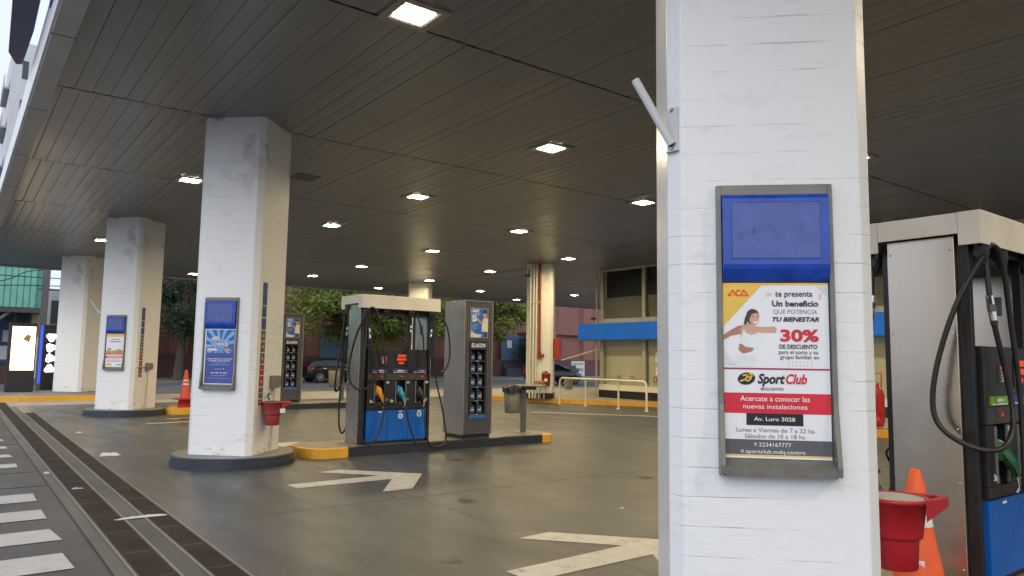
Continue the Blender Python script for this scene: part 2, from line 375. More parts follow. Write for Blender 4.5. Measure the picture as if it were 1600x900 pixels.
def tag(o, label=None, cat=None, group=None, kind=None):
    if label: o['label'] = label
    if cat: o['category'] = cat
    if group: o['group'] = group
    if kind: o['kind'] = kind
    return o
def empty(name, loc=(0, 0, 0), rz=0, label=None, cat=None, group=None):
    o = bpy.data.objects.new(name, None); COL.objects.link(o); o.location = loc; o.rotation_euler = (0, 0, rz); o.empty_display_size = .2
    return tag(o, label, cat, group)
def kids(o): return [c for c in bpy.data.objects if c.parent == o]
def copy_tree(o, parent=None):
    c = o.copy(); COL.objects.link(c); c.parent = parent
    for k in kids(o): copy_tree(k, c)
    return c
def smooth_path(pts, sub=8):
    P = [Vector(p) for p in pts]; P = [2*P[0]-P[1]] + P + [2*P[-1]-P[-2]]; out = []
    for i in range(1, len(P)-2):
        a, b, c, d = P[i-1:i+3]
        for k in range(sub):
            t = k/sub
            out.append(.5*((2*b) + (c-a)*t + (2*a-5*b+4*c-d)*t*t + (-a+3*b-3*c+d)*t**3))
    out.append(P[-2]); return out

_tc = {}
def text_geo(s, bold=0., shear=0., spacing=1.):
    key = (s, bold, shear, spacing)
    if key in _tc: return _tc[key]
    cu = bpy.data.curves.new('txt', 'FONT'); cu.body = s; cu.offset = bold; cu.shear = shear; cu.space_character = spacing; cu.resolution_u = 3
    cu.fill_mode = 'FRONT'
    o = bpy.data.objects.new('txt', cu); COL.objects.link(o); bpy.context.view_layer.update()
    me = bpy.data.meshes.new_from_object(o.evaluated_get(bpy.context.evaluated_depsgraph_get()))
    vs = [v.co.copy() for v in me.vertices]; fs = [tuple(p.vertices) for p in me.polygons]
    bpy.data.objects.remove(o); bpy.data.curves.remove(cu); bpy.data.meshes.remove(me)
    _tc[key] = (vs, fs); return _tc[key]
def put_text(mb, s, x0, x1, y0, y1, z, m, bold=0., shear=0., spacing=1., desc=False):
    """fit flat lettering into the box x0..x1, baseline y0, top y1 (builder's local XY plane at height z)"""
    vs, fs = text_geo(s, bold, shear, spacing)
    if not vs: return
    ax, bx = min(v.x for v in vs), max(v.x for v in vs)
    ay, by = min(v.y for v in vs), max(v.y for v in vs)
    if not desc: ay = max(ay, -.02)      # letters' baseline sits at y0; descenders hang below
    k = (x1-x0)/(bx-ax); h = (y1-y0)/(by-ay)
    out = [(x0+(v.x-ax)*k, y0+(v.y-ay)*h, z) for v in vs]
    mb.add(out, fs, m)

def face_T(p, n, tilt=0):
    """matrix: local x = right seen from outside, y = up, z = out of the face"""
    n = Vector((n[0], n[1], 0)).normalized(); r = Vector((0, 0, 1)).cross(n); u = Vector((0, 0, 1))
    return Matrix(((r.x, u.x, n.x, p[0]), (r.y, u.y, n.y, p[1]), (r.z, u.z, n.z, p[2]), (0, 0, 0, 1)))

# ------------------------------------------------------------------ ground
def grid(x0, y0, x1, y1, z, m, name):
    mb = MB(); mb.quad([(x0,y0,z),(x1,y0,z),(x1,y1,z),(x0,y1,z)], m); return tag(mb.build(name), kind='structure')
mb = MB()
mb.quad([(-900, -900, -.012), (900, -900, -.012), (900, 900, -.012), (-900, 900, -.012)], 'street')
tag(mb.build('ground'), kind='structure')
grid(.98, -12, 60, 24.5, 0, 'ground', 'forecourt')
grid(.98, 24.5, 60, 29.6, .0, 'pale', 'forecourt_apron')
grid(-60, 29.604, 90, 40.5, -.004, 'road', 'road')
mb = MB(); mb.box((5, 40.5, -.1), (90, 46, .10), 'sidewalk'); tag(mb.build('far_pavement', bevel=.02), kind='structure')
mb = MB()
for x in (4.05, 8.95, 13.2): mb.box((x, -8, .0), (x+.006, 24.4, .0012), 'oil')
for y in (-2.5, 3.1, 7.0, 11.9, 15.6, 19.2): mb.box((2.4, y, .0), (15.1, y+.006, .0014), 'oil')
tag(mb.build('slab_joints'), kind='structure')
random.seed(41); mb = MB()
for k in range(70):
    x, y = random.choice([(random.uniform(2.2, 8), random.uniform(3, 9.6)), (random.uniform(2.2, 14), random.uniform(12, 19)), (random.uniform(9, 14.5), random.uniform(6, 14))])
    r_ = random.choice([.012, .02, .03, .05, .09]); n_ = 11; zz = .0018+.00002*k
    ph = [random.uniform(.6, 1.25) for _ in range(n_)]
    mb.add([(x+r_*ph[q]*math.cos(6.283*q/n_), y+r_*ph[q]*1.3*math.sin(6.283*q/n_), zz) for q in range(n_)], [tuple(range(n_))], 'oil')
tag(mb.build('oil_drips'), kind='structure')
# near paving joint lines on the street side
mb = MB()
for y in (2.2, 5.2, 9.9, 11.1, 14.5, 18): mb.box((-.9, y, -.011), (.96, y+.012, -.0085), 'pit')
tag(mb.build('paving_joints'), kind='structure')

# crosswalk style stripes on the street side
stripes = [(6.03, 6.54), (7.0, 7.46), (7.96, 8.42), (8.92, 9.42), (11.6, 12.0), (12.75, 13.1), (13.9, 14.25), (15.1, 15.45), (16.3, 16.65), (18.5, 19.3), (4.9, 5.45), (3.8, 4.35)]
for i, (a, b) in enumerate(stripes):
    mb = MB(); j = lambda: random.uniform(-.015, .015)
    mb.quad([(-1.6, a+j(), -.006), (.80+j(), a+j(), -.006), (.78+j(), b+j(), -.006), (-1.6, b+j(), -.006)], 'stripe')
    tag(mb.build('painted_stripe'), kind='structure')

# arrows
def arrow(cx, cy, wf=1.):
    pts = [(1.0, 0), (.36, -.86), (-.03, -.86), (.47, -.16), (-.76, -.16), (-.77, .12), (.47, .16), (-.10, .82), (.26, .85)]
    mb = MB(); v = [(cx+x*.98, cy+y, .004) for x, y in pts]
    mb.add(v, [(0, 1, 2, 3), (0, 3, 6), (3, 4, 5, 6), (0, 6, 7, 8)], 'white_line'); return mb.build('painted_arrow')
tag(arrow(3.95, 8.32), kind='structure'); tag(arrow(3.97, 4.12), kind='structure')
mb = MB(); mb.quad([(3.4, 17.1, .004), (4.35, 17.3, .004), (4.3, 17.45, .004), (3.4, 17.3, .004)], 'white_line')
mb.quad([(4.04, 18.2, .004), (4.6, 18.3, .004), (4.55, 18.42, .004), (4.0, 18.35, .004)], 'white_line')
mb.quad([(4.25, 11.8, .004), (5.0, 12.3, .004), (4.80, 12.52, .004), (4.0, 12.4, .004)], 'white_line')
mb.quad([(13.0, 16.2, .004), (13.25, 16.2, .004), (15.4, 13.3, .004), (15.15, 13.3, .004)], 'white_line')
tag(mb.build('painted_markings'), kind='structure')

# drains
def drain(x0, x1, y0, y1, label):
    t = empty('drain_channel', ((x0+x1)/2, y0, 0), 0, label, 'drain', 'long slotted drains along the street edge')
    o = Vector((-(x0+x1)/2, -y0, 0)); T = Matrix.Translation(o)
    mb = MB(T); mb.quad([(x0, y0, .0015), (x1, y0, .0015), (x1, y1, .0015), (x0, y1, .0015)], 'pit'); mb.build('drain_bed', t)
    mb = MB(T); mb.box((x0-.018, y0, 0), (x0, y1, .010), 'box_gr'); mb.box((x1, y0, 0), (x1+.018, y1, .010), 'box_gr'); mb.build('edge_rail', t)
    mb = MB(T); y = y0+.01; k = 0
    while y < y1:
        if k % 24: mb.box((x0, y, .002), (x1, y+.013, .008), 'grate')
        else: mb.box((x0, y-.006, .002), (x1, y+.022, .009), 'grate')
        y += .031; k += 1
    mb.box((x0+.003, y0, .002), (x0+.012, y1, .009), 'grate'); mb.box((x1-.012, y0, .002), (x1-.003, y1, .009), 'grate')
    mb.build('grating', t)
drain(1.10, 1.335, -2, 26.0, 'left rusty slotted drain beside the painted stripes')
drain(1.515, 1.715, -2, 21.5, 'right rusty slotted drain nearer the pillars')
mb = MB(); mb.box((1.355, -2, .0), (1.495, 24, .004), 'street'); tag(mb.build('drain_median'), kind='structure')
def crumple(name, loc, sx, sy, label, cat='litter', m='tissue', h=.02):
    mb = MB(); n = 7; vs = []; fs = []
    for i in range(n):
        for k in range(n):
            e = abs(i-3) == 3 or abs(k-3) == 3
            vs.append(((i/(n-1)-.5)*sx+random.uniform(-.1, .1)*sx/2, (k/(n-1)-.5)*sy+random.uniform(-.15, .15)*sy/2, .003 if e else random.uniform(.003, h)))
    for i in range(n-1):
        for k in range(n-1): fs.append((i*n+k, (i+1)*n+k, (i+1)*n+k+1, i*n+k+1))
    mb.add(vs, fs, m, True); o = mb.build(name); o.location = loc
    s = o.modifiers.new('thick', 'SOLIDIFY'); s.thickness = .002; return tag(o, label, cat)
crumple('crumpled_paper', (1.95, 12.2, 0), .25, .17, 'crumpled white paper lying beside the right drain', h=.05)
crumple('paper_scrap', (5.5, 5.33, 0), .05, .04, 'small white paper scrap on the floor left of the big front pillar', h=.02)
crumple('tape_strip', (1.48, 7.45, .009), .42, .05, 'pale torn tape strip lying across both drains')
crumple('blue_wrapper', (1.20, 9.35, .009), .11, .025, 'small pale blue wrapper on the left drain grating', m='ltgrey_p')
crumple('paper_scrap', (1.04, 10.8, .0), .06, .05, 'tiny white scrap at the outer edge of the left drain')
crumple('paper_scrap', (2.0, 15.9, .0), .10, .07, 'small white scrap on the floor halfway to the second white pillar')

# kerbed pavements
mb = MB()
poly = [(4.7, 26.4), (4.7, 29.6), (.6, 29.6), (.6, 28.6), (.75, 27.6), (.95, 26.9), (1.25, 26.55), (1.7, 26.4)]
def kerbed(name, poly, z, mside, mtop, edge=.14, inner=None):
    n = len(poly); mb = MB(); cx = sum(p[0] for p in poly)/n; cy = sum(p[1] for p in poly)/n
    if inner is None:
        inner = []
        for i in range(n):
            a, b, c = Vector(poly[i-1]), Vector(poly[i]), Vector(poly[(i+1) % n])
            d1 = (b-a).normalized(); d2 = (c-b).normalized(); n1 = Vector((-d1.y, d1.x)); n2 = Vector((-d2.y, d2.x))
            nn = (n1+n2).normalized(); k = edge/max(.5, nn.dot(n1))
            q = b+nn*k; inner.append((q.x, q.y))
    mb.add([(x, y, -.05) for x, y in poly]+[(x, y, z) for x, y in poly]+[(x, y, z) for x, y in inner],
           [(i, (i+1) % n, n+(i+1) % n, n+i) for i in range(n)]+[(n+i, n+(i+1) % n, 2*n+(i+1) % n, 2*n+i) for i in range(n)], mside)
    mb.add([(x, y, z) for x, y in inner], [tuple(range(n))], mtop)
    return mb
poly = poly[::-1]
# make counter-clockwise
def ccw(p):
    a = sum(p[i-1][0]*p[i][1]-p[i][0]*p[i-1][1] for i in range(len(p)))
    return p if a > 0 else p[::-1]
tag(kerbed('corner', ccw(poly), .15, 'yellow', 'sidewalk').build('corner_pavement'), kind='structure')
shopwalk = ccw([(15.2, -6), (15.2, 9.4), (18.0, 13.0), (18.28, 14.5), (18.25, 16.0), (16.05, 19.85), (15.6, 20.6), (15.6, 24.5), (45, 24.5), (45, -6)])
tag(kerbed('shop', shopwalk, .15, 'yellow', 'pale').build('shop_pavement'), kind='structure')

# ------------------------------------------------------------------ canopy
CZ = 4.8
can = empty('canopy', (0, 0, 0), 0, 'wide flat grey boarded canopy over the whole forecourt', 'canopy')
mb = MB(); bw = .195; X0, X1, Y0, Y1 = .80, 36, -9, 34.0
seams = [Y0] + [6.23-4.23*k for k in (3, 2, 1)] + [6.23, 10.45, 14.78, 19.15, 23.7, 28.4] + [Y1]
n = int((X1-X0)/bw)
for si in range(len(seams)-1):
    a, b = seams[si]+.016, seams[si+1]-.016
    for k in range(-1 if si % 2 else 0, n):
        x = X0+k*bw + (.07 if si % 2 else 0); z = CZ + random.uniform(-.0025, .0025); g = .0025
        sl_ = random.uniform(-.0018, .0018)
        if x+bw > X1: continue
        pr_ = [(x+g*.4, z+.010), (x+g, z+.002+sl_), (x+.022, z+sl_), (x+bw*.5, z-.0016), (x+bw-.022, z-sl_), (x+bw-g, z+.002-sl_), (x+bw-g*.4, z+.010)]
        vs = [(u, a, v) for u, v in pr_] + [(u, b, v) for u, v in pr_]; m = len(pr_)
        mb.add(vs, [(i, i+m, i+m+1, i+1) for i in range(m-1)], 'ceil')
ce = mb.build('ceiling_boards', can)
mb = MB(); mb.box((X0-.02, Y0, CZ+.014), (X1, Y1, CZ+.05), 'ceil_seam'); mb.build('ceiling_void', can)
mb = MB(); mb.box((X0, Y0, CZ+.052), (X1+.2, Y1+.1, CZ+.38), 'fascia'); mb.build('roof_slab', can)
mb = MB(); mb.box((.585, Y0-.2, CZ-.05), (.80, Y1+.2, CZ+.10), 'fascia'); mb.build('fascia_soffit', can, .01)
mb = MB(); mb.box((.562, Y0-.2, CZ-.03), (.583, Y1+.2, CZ+.36), 'fascia_w')
mb.box((.545, Y0-.2, CZ+.20), (.560, 8.6, CZ+.26), 'blue_trim'); mb.build('fascia_face', can, .006)
for y in [-3+2.9*i for i in range(13)]:
    mb = MB(); mb.box((.582, y, CZ-.053), (.803, y+.012, CZ+.05), 'ceil_seam'); mb.build('fascia_joint', can)
mb = MB(); mb.box((X0, Y1-.02, CZ-.06), (X1, Y1+.14, CZ+.5), 'fascia'); mb.build('fascia_rear', can)
mb = MB(); mb.box((16.55, 19.4, CZ-.012), (16.60, 28.4, CZ-.004), 'ceil_seam'); mb.build('expansion_joint', can)

# ceiling lamps
lampsXY = [(3.32, 5.98), (3.39, 14.6), (3.3, 24.3), (7.25, 8.55), (7.42, 12.98), (7.44, 17.35), (7.74, 31.98), (7.5, 22.0),
           (11.3, 10.32), (11.5, 14.81), (11.69, 19.43), (11.78, 24.6), (15.91, 17.83), (16.13, 22.54), (16.15, 27.05), (16.2, 31.9),
           (25.0, 32.35), (25.3, 27.87), (7.3, 4.2), (11.3, 5.8), (15.9, 9.0), (15.9, 13.4), (7.3, -.3), (11.3, 1.3), (15.9, 4.4), (3.3, -2.6), (11.7, 29.0), (20.6, 25.0), (20.6, 29.6)]
proto = None
lamp_desc = {0: 'largest and nearest lit ceiling lamp, top centre of the photo', 1: 'lit ceiling lamp just left of the signed white pillar with kerb', 2: 'small lit ceiling lamp touching the left edge of the second white pillar',
 3: 'lit ceiling lamp right of centre, second largest in view', 4: 'lit ceiling lamp below and left of the second largest one', 5: 'lit ceiling lamp above the pump, right of the signed pillar', 6: 'lit ceiling lamp low beside the trees between the two left pillars',
 8: 'lit ceiling lamp beside the left edge of the big front pillar', 9: 'lit ceiling lamp above the grey oil cabinet, on a dark seam', 10: 'lit ceiling lamp high over the white cap of the middle pump', 11: 'lit ceiling lamp directly over the left end of the pump cap',
 12: 'lit ceiling lamp right above the column with red pipe', 13: 'lit ceiling lamp left of the column with red pipe', 14: 'lit ceiling lamp in front of the far white column top', 15: 'tiny lit ceiling lamp just above the pump cap before the trees',
 16: 'tiny lit ceiling lamp above the red brick wall, left of the red pipe', 17: 'tiny lit ceiling lamp between the red piped column and the shop'}
for i, (x, y) in enumerate(lampsXY):
    if proto is None:
        t = empty('ceiling_lamp', (x, y, CZ), 0, lamp_desc[0], 'ceiling lamp', 'square lamps recessed in the canopy ceiling'); proto = t
        mb = MB(); o, q = .27, .19
        for a, b in (((-o, -o), (o, -q)), ((-o, q), (o, o)), ((-o, -q), (-q, q)), ((q, -q), (o, q))):
            mb.box((a[0], a[1], -.022), (b[0], b[1], -.006), 'lamp_trim')
        for sg in (-1, 1):      # sloping reflector between trim and diffuser
            mb.quad([(sg*q, -q, -.022), (sg*q, q, -.022), (sg*.16, .15, -.012), (sg*.16, -.15, -.012)], 'lamp_refl'); mb.quad([(-q, sg*q, -.022), (q, sg*q, -.022), (.16, sg*.15, -.012), (-.16, sg*.15, -.012)], 'lamp_refl')
        mb.build('trim', t, .004)
        mb = MB(); mb.box((-.16, -.15, -.016), (.16, .15, -.010), 'lamp_glass'); mb.build('diffuser', t)
    else:
        t = copy_tree(proto); t.location = (x, y, CZ); t['label'] = lamp_desc.get(i, 'lit square ceiling lamp hidden behind the front pillar or out of view')
    la = bpy.data.lights.new('lamp_light', 'AREA'); la.shape = 'SQUARE'; la.size = .34; la.energy = LAMP_W; la.color = (1, .765, .41); la.spread = R(165)
    lo = bpy.data.objects.new('lamp_light', la); COL.objects.link(lo); lo.location = (0, 0, -.03); lo.parent = t
mb = MB()
for k in range(9): mb.box((-.2, -.2+k*.047, -.012), (.2, -.18+k*.047, -.004), 'frame')
for a, b in (((-.22, -.22), (.22, -.2)), ((-.22, .22), (.22, .24)), ((-.22, -.2), (-.2, .22)), ((.2, -.2), (.22, .22))): mb.box((*a, -.014), (*b, -.003), 'frame')
v = mb.build('ceiling_vent'); v.location = (5.0, 12.94, CZ); tag(v, 'small grey square grille in the ceiling right of the signed pillar', 'vent')

# ------------------------------------------------------------------ pillars
q45 = math.sqrt(.5)
class Pil: pass
def pillar(name, fx, fy, w, c, kerb_r, label, mk='pillar', rng=None, ztop=CZ, kz=.15, group='white octagonal concrete pillars under the canopy', kerbm='pill_kerb', z0=0):
    """fx,fy: middle of the chamfer facing -Y"""
    Sd = w + 2*c*q45; dist = Sd*q45 - c/2
    cx, cy = fx, fy+dist
    t = empty(name, (cx, cy, z0), 0, label, 'pillar', group)
    pts = []
    for k in range(4):
        th = -math.pi/2 + k*math.pi/2
        cs, sn = math.cos(th), math.sin(th)
        for sg in (-1, 1):
            lx, ly = dist, sg*c/2
            pts.append((lx*cs-ly*sn, lx*sn+ly*cs))
    mb = MB(); mb.prism(pts, kz, ztop+.02-z0, mk)
    mb.build('shaft', t, .006)
    if kerb_r:
        mb = MB(); mb.lathe([(kerb_r, -.02), (kerb_r, kz*.55), (kerb_r-.012, kz*.58), (kerb_r-.012, kz-.015), (kerb_r-.03, kz)], (0, 0, 0), kerbm, 64, False, cap=False)
        mb.lathe([(kerb_r-.03, kz), (.05, kz+.001)], (0, 0, 0), 'island', 64, False, cap=False); mb.build('round_kerb', t)
    P = Pil(); P.t = t; P.c = (cx, cy); P.w = w; P.ch = c; P.dist = dist
    # left (-1,-1) face: top-left corner as seen
    P.Lc = Vector((cx-dist, cy-c/2, 0)); P.Rc = Vector((fx-c/2, fy, 0))    # left & right vertical edge of main face
    P.Rl = Vector((fx+c/2, fy, 0)); P.Rr = Vector((cx+dist, cy-c/2, 0))
    return P
P1 = pillar('white_pillar', 3.11, 1.556, .755, .08, 0.80, 'huge white board-marked pillar in the foreground with the woman poster')
P2 = pillar('white_pillar', 3.235, 9.99, .78, .10, .82, 'white pillar on a round dark kerb carrying the blue sky poster')
P3 = pillar('white_pillar', 3.47, 19.45, .85, .11, .90, 'white pillar on a round kerb carrying the poster with red stripe')
P4 = pillar('white_pillar', 3.50, 28.55, .90, .12, 0, 'leftmost white pillar on the yellow kerbed corner beside the screens', kz=.15)
P5 = pillar('pipe_column', 16.38, 19.18, .76, .12, 0, 'cream column with white pipes and one red pipe on the shop pavement', 'pillar_clean', group='cream columns of the second row', kz=.15)
P6 = pillar('far_column', 16.67, 28.1, .76, .12, 0, 'pale column behind the middle pump, seen above its cap', 'pillar_clean', group='cream columns of the second row', kz=0)
mb = MB(); Sx = P4.dist+.04; mb.prism([(P4.c[0]-Sx, P4.c[1]-.2), (P4.c[0]-.2, P4.c[1]-Sx), (P4.c[0]+.2, P4.c[1]-Sx), (P4.c[0]+Sx, P4.c[1]-.2), (P4.c[0]+Sx, P4.c[1]+.2), (P4.c[0]+.2, P4.c[1]+Sx), (P4.c[0]-.2, P4.c[1]+Sx), (P4.c[0]-Sx, P4.c[1]+.2)], .15, .165, 'cab'); tag(mb.build('base_plate'), 'thin dark plate around the foot of the leftmost pillar', 'base plate')
mb = MB(); d5 = P5.dist+.012; c5 = .08
mb.prism([(P5.c[0]-d5, P5.c[1]-c5), (P5.c[0]-c5, P5.c[1]-d5), (P5.c[0]+c5, P5.c[1]-d5), (P5.c[0]+d5, P5.c[1]-c5), (P5.c[0]+d5, P5.c[1]+c5), (P5.c[0]+c5, P5.c[1]+d5), (P5.c[0]-c5, P5.c[1]+d5), (P5.c[0]-d5, P5.c[1]+c5)], .15, .34, 'black')
o = mb.build('dark_skirting', P5.t); o.location = (-P5.c[0], -P5.c[1], 0)

# ------------------------------------------------------------------ advertising panels
def poly_at(mb, pts, z, m): mb.add([(x, y, z) for x, y in pts], [tuple(range(len(pts)))], m)
def rect(mb, x0, y0, x1, y1, z, m): mb.quad([(x0, y0, z), (x1, y0, z), (x1, y1, z), (x0, y1, z)], m)
def ellipse(mb, cx, cy, rx, ry, z, m, n=24, rot=0):
    c, s = math.cos(rot), math.sin(rot)
    poly_at(mb, [(cx+rx*math.cos(a)*c-ry*math.sin(a)*s, cy+rx*math.cos(a)*s+ry*math.sin(a)*c) for a in [2*math.pi*k/n for k in range(n)]], z, m)

PW, PH = .44, .745       # poster
def poster_sport():
    """local x 0..PW, y 0..PH (up)"""
    mb = MB(); Z = .0
    rect(mb, 0, 0, PW, PH, Z, 'paper')
    def ux(X, Yy): return (X-50-(Yy-320)*.02)/(307+(Yy-320)*.016)*PW
    def vy(Yy): return PH-(Yy-320)/495*PH
    def U(X, Yy): return (ux(X, Yy), vy(Yy))
    z1, z2, z3 = .0010, .0018, .0026
    poly_at(mb, [U(50, 448), U(166, 325), U(50, 325)][::-1], z1, 'yel_p')
    rect(mb, 0, vy(326), PW, PH, z1, 'yel_p')
    def T(s, a, b, base, cap, m, bold=0., shear=0., sp=1., z=z3, desc=False):
        x0, x1 = ux(a, base), ux(b, base); put_text(mb, s, x0, x1, vy(base), vy(cap), z, m, bold, shear, sp, desc)
    # club mark: three joined letter strokes
    def stroke(pts, wd, m, z=z2):
        for a, b in zip(pts, pts[1:]):
            a, b = Vector(U(*a)), Vector(U(*b)); d = (b-a).normalized(); n_ = Vector((-d.y, d.x))*wd/2; e = d*wd*.35
            poly_at(mb, [a-n_-e, b-n_+e, b+n_+e, a+n_-e], z, m)
    stroke([(67, 355), (80, 341), (85, 355)], .0072, 'orange_p'); stroke([(66, 356), (76, 356)], .0072, 'orange_p')
    stroke([(103, 342), (93, 342), (88, 349), (93, 356), (103, 356)], .0072, 'orange_p', z2+.0002)
    stroke([(104, 355), (112, 341), (125, 356), (108, 356)], .0072, 'orange_p', z2+.0004)
    for k in range(3): stroke([(177+k*6, 348), (181+k*6, 353), (177+k*6, 358)], .0025, 'yel_p')
    for k in range(3): stroke([(331, 350+k*6), (335.5, 354+k*6), (340, 350+k*6)], .0025, 'yel_p')
    for k in range(4): stroke([(325+k*8, 330), (355, 352-k*6+3)], .0018, 'ltgrey_p')
    for k in range(4): stroke([(55, 515+k*11), (90-k*5, 556)], .0018, 'ltgrey_p')
    T('te presenta', 205, 313, 359, 345, 'navy', .012)
    T('Un beneficio', 196, 330, 387, 370, 'navy', .03)
    T('QUE POTENCIA', 200, 327, 408, 396, 'grey_p', 0)
    T('TU BIENESTAR', 197, 333, 430, 417, 'black_p', .035, .25)
    T('30%', 221, 333, 486, 452, 'red_p', .04)
    T('DE DESCUENTO', 218, 329, 507, 495, 'navy', .025)
    T('para el socio y su', 217, 331, 522, 511, 'navy', .004)
    T('grupo familiar en', 221, 334, 536, 525, 'navy', .004)
    for r_ in range(2):
        for k in range(7):
            x, y = U(246+k*11, 545+r_*9); ellipse(mb, x, y, .0022, .0022, z2, 'orange_p', 8)
    # runner (flat print): torso, arms, head
    def G(pts, m, z): poly_at(mb, [U(*p) for p in pts][::-1], z, m)
    G([(103, 520), (86, 540), (80, 560), (145, 560), (150, 545), (146, 522), (125, 530)], 'bra', z1+.0001)
    G([(52, 470), (75, 455), (95, 444), (118, 440), (115, 462), (98, 468), (75, 472), (52, 485)], 'skin_d', z1+.0002)
    G([(100, 495), (98, 512), (112, 522), (135, 517), (143, 510), (140, 490)], 'skin_d', z1+.0003)
    G([(113, 440), (103, 455), (106, 480), (120, 488), (150, 480), (161, 464), (150, 446), (140, 438), (128, 434)], 'skin', z1+.0004)
    G([(110, 462), (104, 492), (118, 503), (152, 507), (161, 488), (163, 460), (155, 452), (150, 465), (135, 470), (118, 462), (114, 452)], 'bra', z1+.0006)
    G([(126, 452), (136, 442), (150, 444), (180, 446), (204, 444), (211, 452), (207, 462), (175, 462), (150, 462), (133, 458)], 'skin', z1+.0007)
    x, y = U(139, 417); ellipse(mb, x, y, .028, .034, z1+.0007, 'hair', 20)
    G([(124, 408), (116, 420), (113, 438), (119, 442), (124, 430), (130, 420)], 'hair', z1+.0008)
    x, y = U(144, 422); ellipse(mb, x, y, .0205, .0290, z1+.0009, 'skin', 20, R(-8))
    G([(128, 404), (140, 397), (152, 399), (157, 407), (147, 406), (136, 410), (130, 424)], 'hair', z1+.0010)
    G([(140, 430), (150, 431), (155, 427), (153, 435), (146, 437)], 'white', z1+.0011)
    for X in (140, 152):
        x, y = U(X, 417); ellipse(mb, x, y, .0032, .0018, z1+.0011, 'hair', 8)
    rect(mb, 0, vy(567), PW, vy(562.5), z2, 'maroon_p')
    x, y = U(122, 593); ellipse(mb, x, y, .037, .026, z2, 'black_p', 28, R(10))
    stroke([(104, 600), (118, 596), (126, 600), (136, 592)], .006, 'yel_p', z3); stroke([(112, 584), (124, 582), (130, 590), (140, 584)], .006, 'yel_p', z3); stroke([(126, 584), (118, 596)], .007, 'yel_p', z3)
    x, y = U(134, 579); ellipse(mb, x, y, .006, .006, z3, 'yel_p', 10)
    T('Sport', 155, 236, 606, 578, 'black_p', .035, .28); T('Club', 238, 300, 606, 578, 'red_p', .03, .28)
    T('MDQ-CENTRO', 165, 232, 625, 617.5, 'navy', .01)
    rect(mb, 0, vy(690), PW, vy(633), z2, 'red_p')
    T('Acercate a conocer las', 104, 308, 656, 641, 'white', .004); T('nuevas instalaciones', 113, 301, 677, 664, 'white', .004)
    a = U(123, 723); b = U(289, 690); rect(mb, a[0], a[1], b[0], vy(690)-.0002, z2+.0002, 'black_p')
    T('Av. Luro 3028', 145, 266, 711, 700, 'white', .01)
    T('Lunes a Viernes de 7 a 22 hs.', 93, 325, 742, 730, 'grey_p', .004); T('Sábados de 10 a 18 hs.', 118, 298, 759, 747, 'grey_p', .004)
    rect(mb, 0, vy(805), PW, vy(763), z2, 'dkgrey'); rect(mb, 0, vy(809), PW, vy(805), z2, 'yel_p')
    T('2234167777', 160, 255, 782, 771, 'white', .004); T('sportclub.mdq.centro', 121, 297, 801, 791, 'white', .004)
    for X, Yy in ((150, 776), (111, 796)):
        x, y = U(X, Yy); ellipse(mb, x, y, .0062, .0062, z3, 'white', 12); ellipse(mb, x, y, .0038, .0038, z3+.0004, 'dkgrey', 12)
    return mb
def poster_chances():
    mb = MB(); z1, z2, z3 = .001, .0018, .0026
    rect(mb, 0, 0, PW, PH, 0, 'white'); rect(mb, .018, .012, PW-.008, PH-.008, z1, 'indigo_p'); rect(mb, .018, PH*.56, PW-.008, PH-.008, z1+.0002, 'blue_p')
    cx, cy = PW/2, PH*.70
    for k in range(12):
        a = R(8+k*28); b = a+R(13)
        for aa in (0,):
            p = [(cx, cy)]
            for t in (a, b):
                dx, dy = math.cos(t), math.sin(t)
                s = min((PW-.012-cx)/abs(dx) if dx > 0 else (cx-.02)/abs(dx), ((PH-.01-cy)/dy) if dy > 0 else (cy-PH*.565)/abs(dy)); p.append((cx+dx*s, cy+dy*s))
            poly_at(mb, p, z2-.0004, 'sky_p')
    # silvery banner with car outlines
    poly_at(mb, [(.12, .50), (.33, .50), (.38, .56), (.35, .60), (.10, .60), (.09, .55)], z2, 'sky_p')
    poly_at(mb, [(.08, .60), (.13, .655), (.20, .64), (.23, .61), (.16, .60)], z2+.0001, 'ltgrey_p')
    poly_at(mb, [(.03, .46), (.06, .485), (.15, .485), (.20, .46), (.15, .45), (.05, .45)], z2+.0002, 'cream_p'); poly_at(mb, [(.28, .455), (.31, .49), (.37, .48), (.40, .45)], z2+.0002, 'tan_p')
    rect(mb, .115, .515, .35, .575, z2+.0003, 'indigo_p')
    put_text(mb, 'CHANCES', .122, .343, .522, .567, z3, 'white', .03)
    put_text(mb, 'DESCARGÁ LA APP EN', .05, .41, .335, .352, z3, 'white', .03); put_text(mb, 'CANJEÁ TUS PUNTOS', .07, .38, .308, .325, z3, 'white', .03)
    put_text(mb, 'Y GANÁ POR', .14, .31, .282, .297, z3, 'sky_p', .02); put_text(mb, 'GRANDES PREMIOS', .08, .37, .257, .272, z3, 'sky_p', .02)
    rect(mb, .16, .203, .26, .209, z3, 'ltgrey_p'); ellipse(mb, .29, .206, .010, .010, z3, 'ltgrey_p', 10)
    for x, w_ in ((.11, .04), (.17, .05), (.24, .03), (.29, .05)): rect(mb, x, .150, x+w_, .160, z3, 'white')
    rect(mb, .12, .118, .33, .122, z3, 'ltgrey_p'); rect(mb, .04, .082, .40, .085, z3, 'ltgrey_p')
    return mb
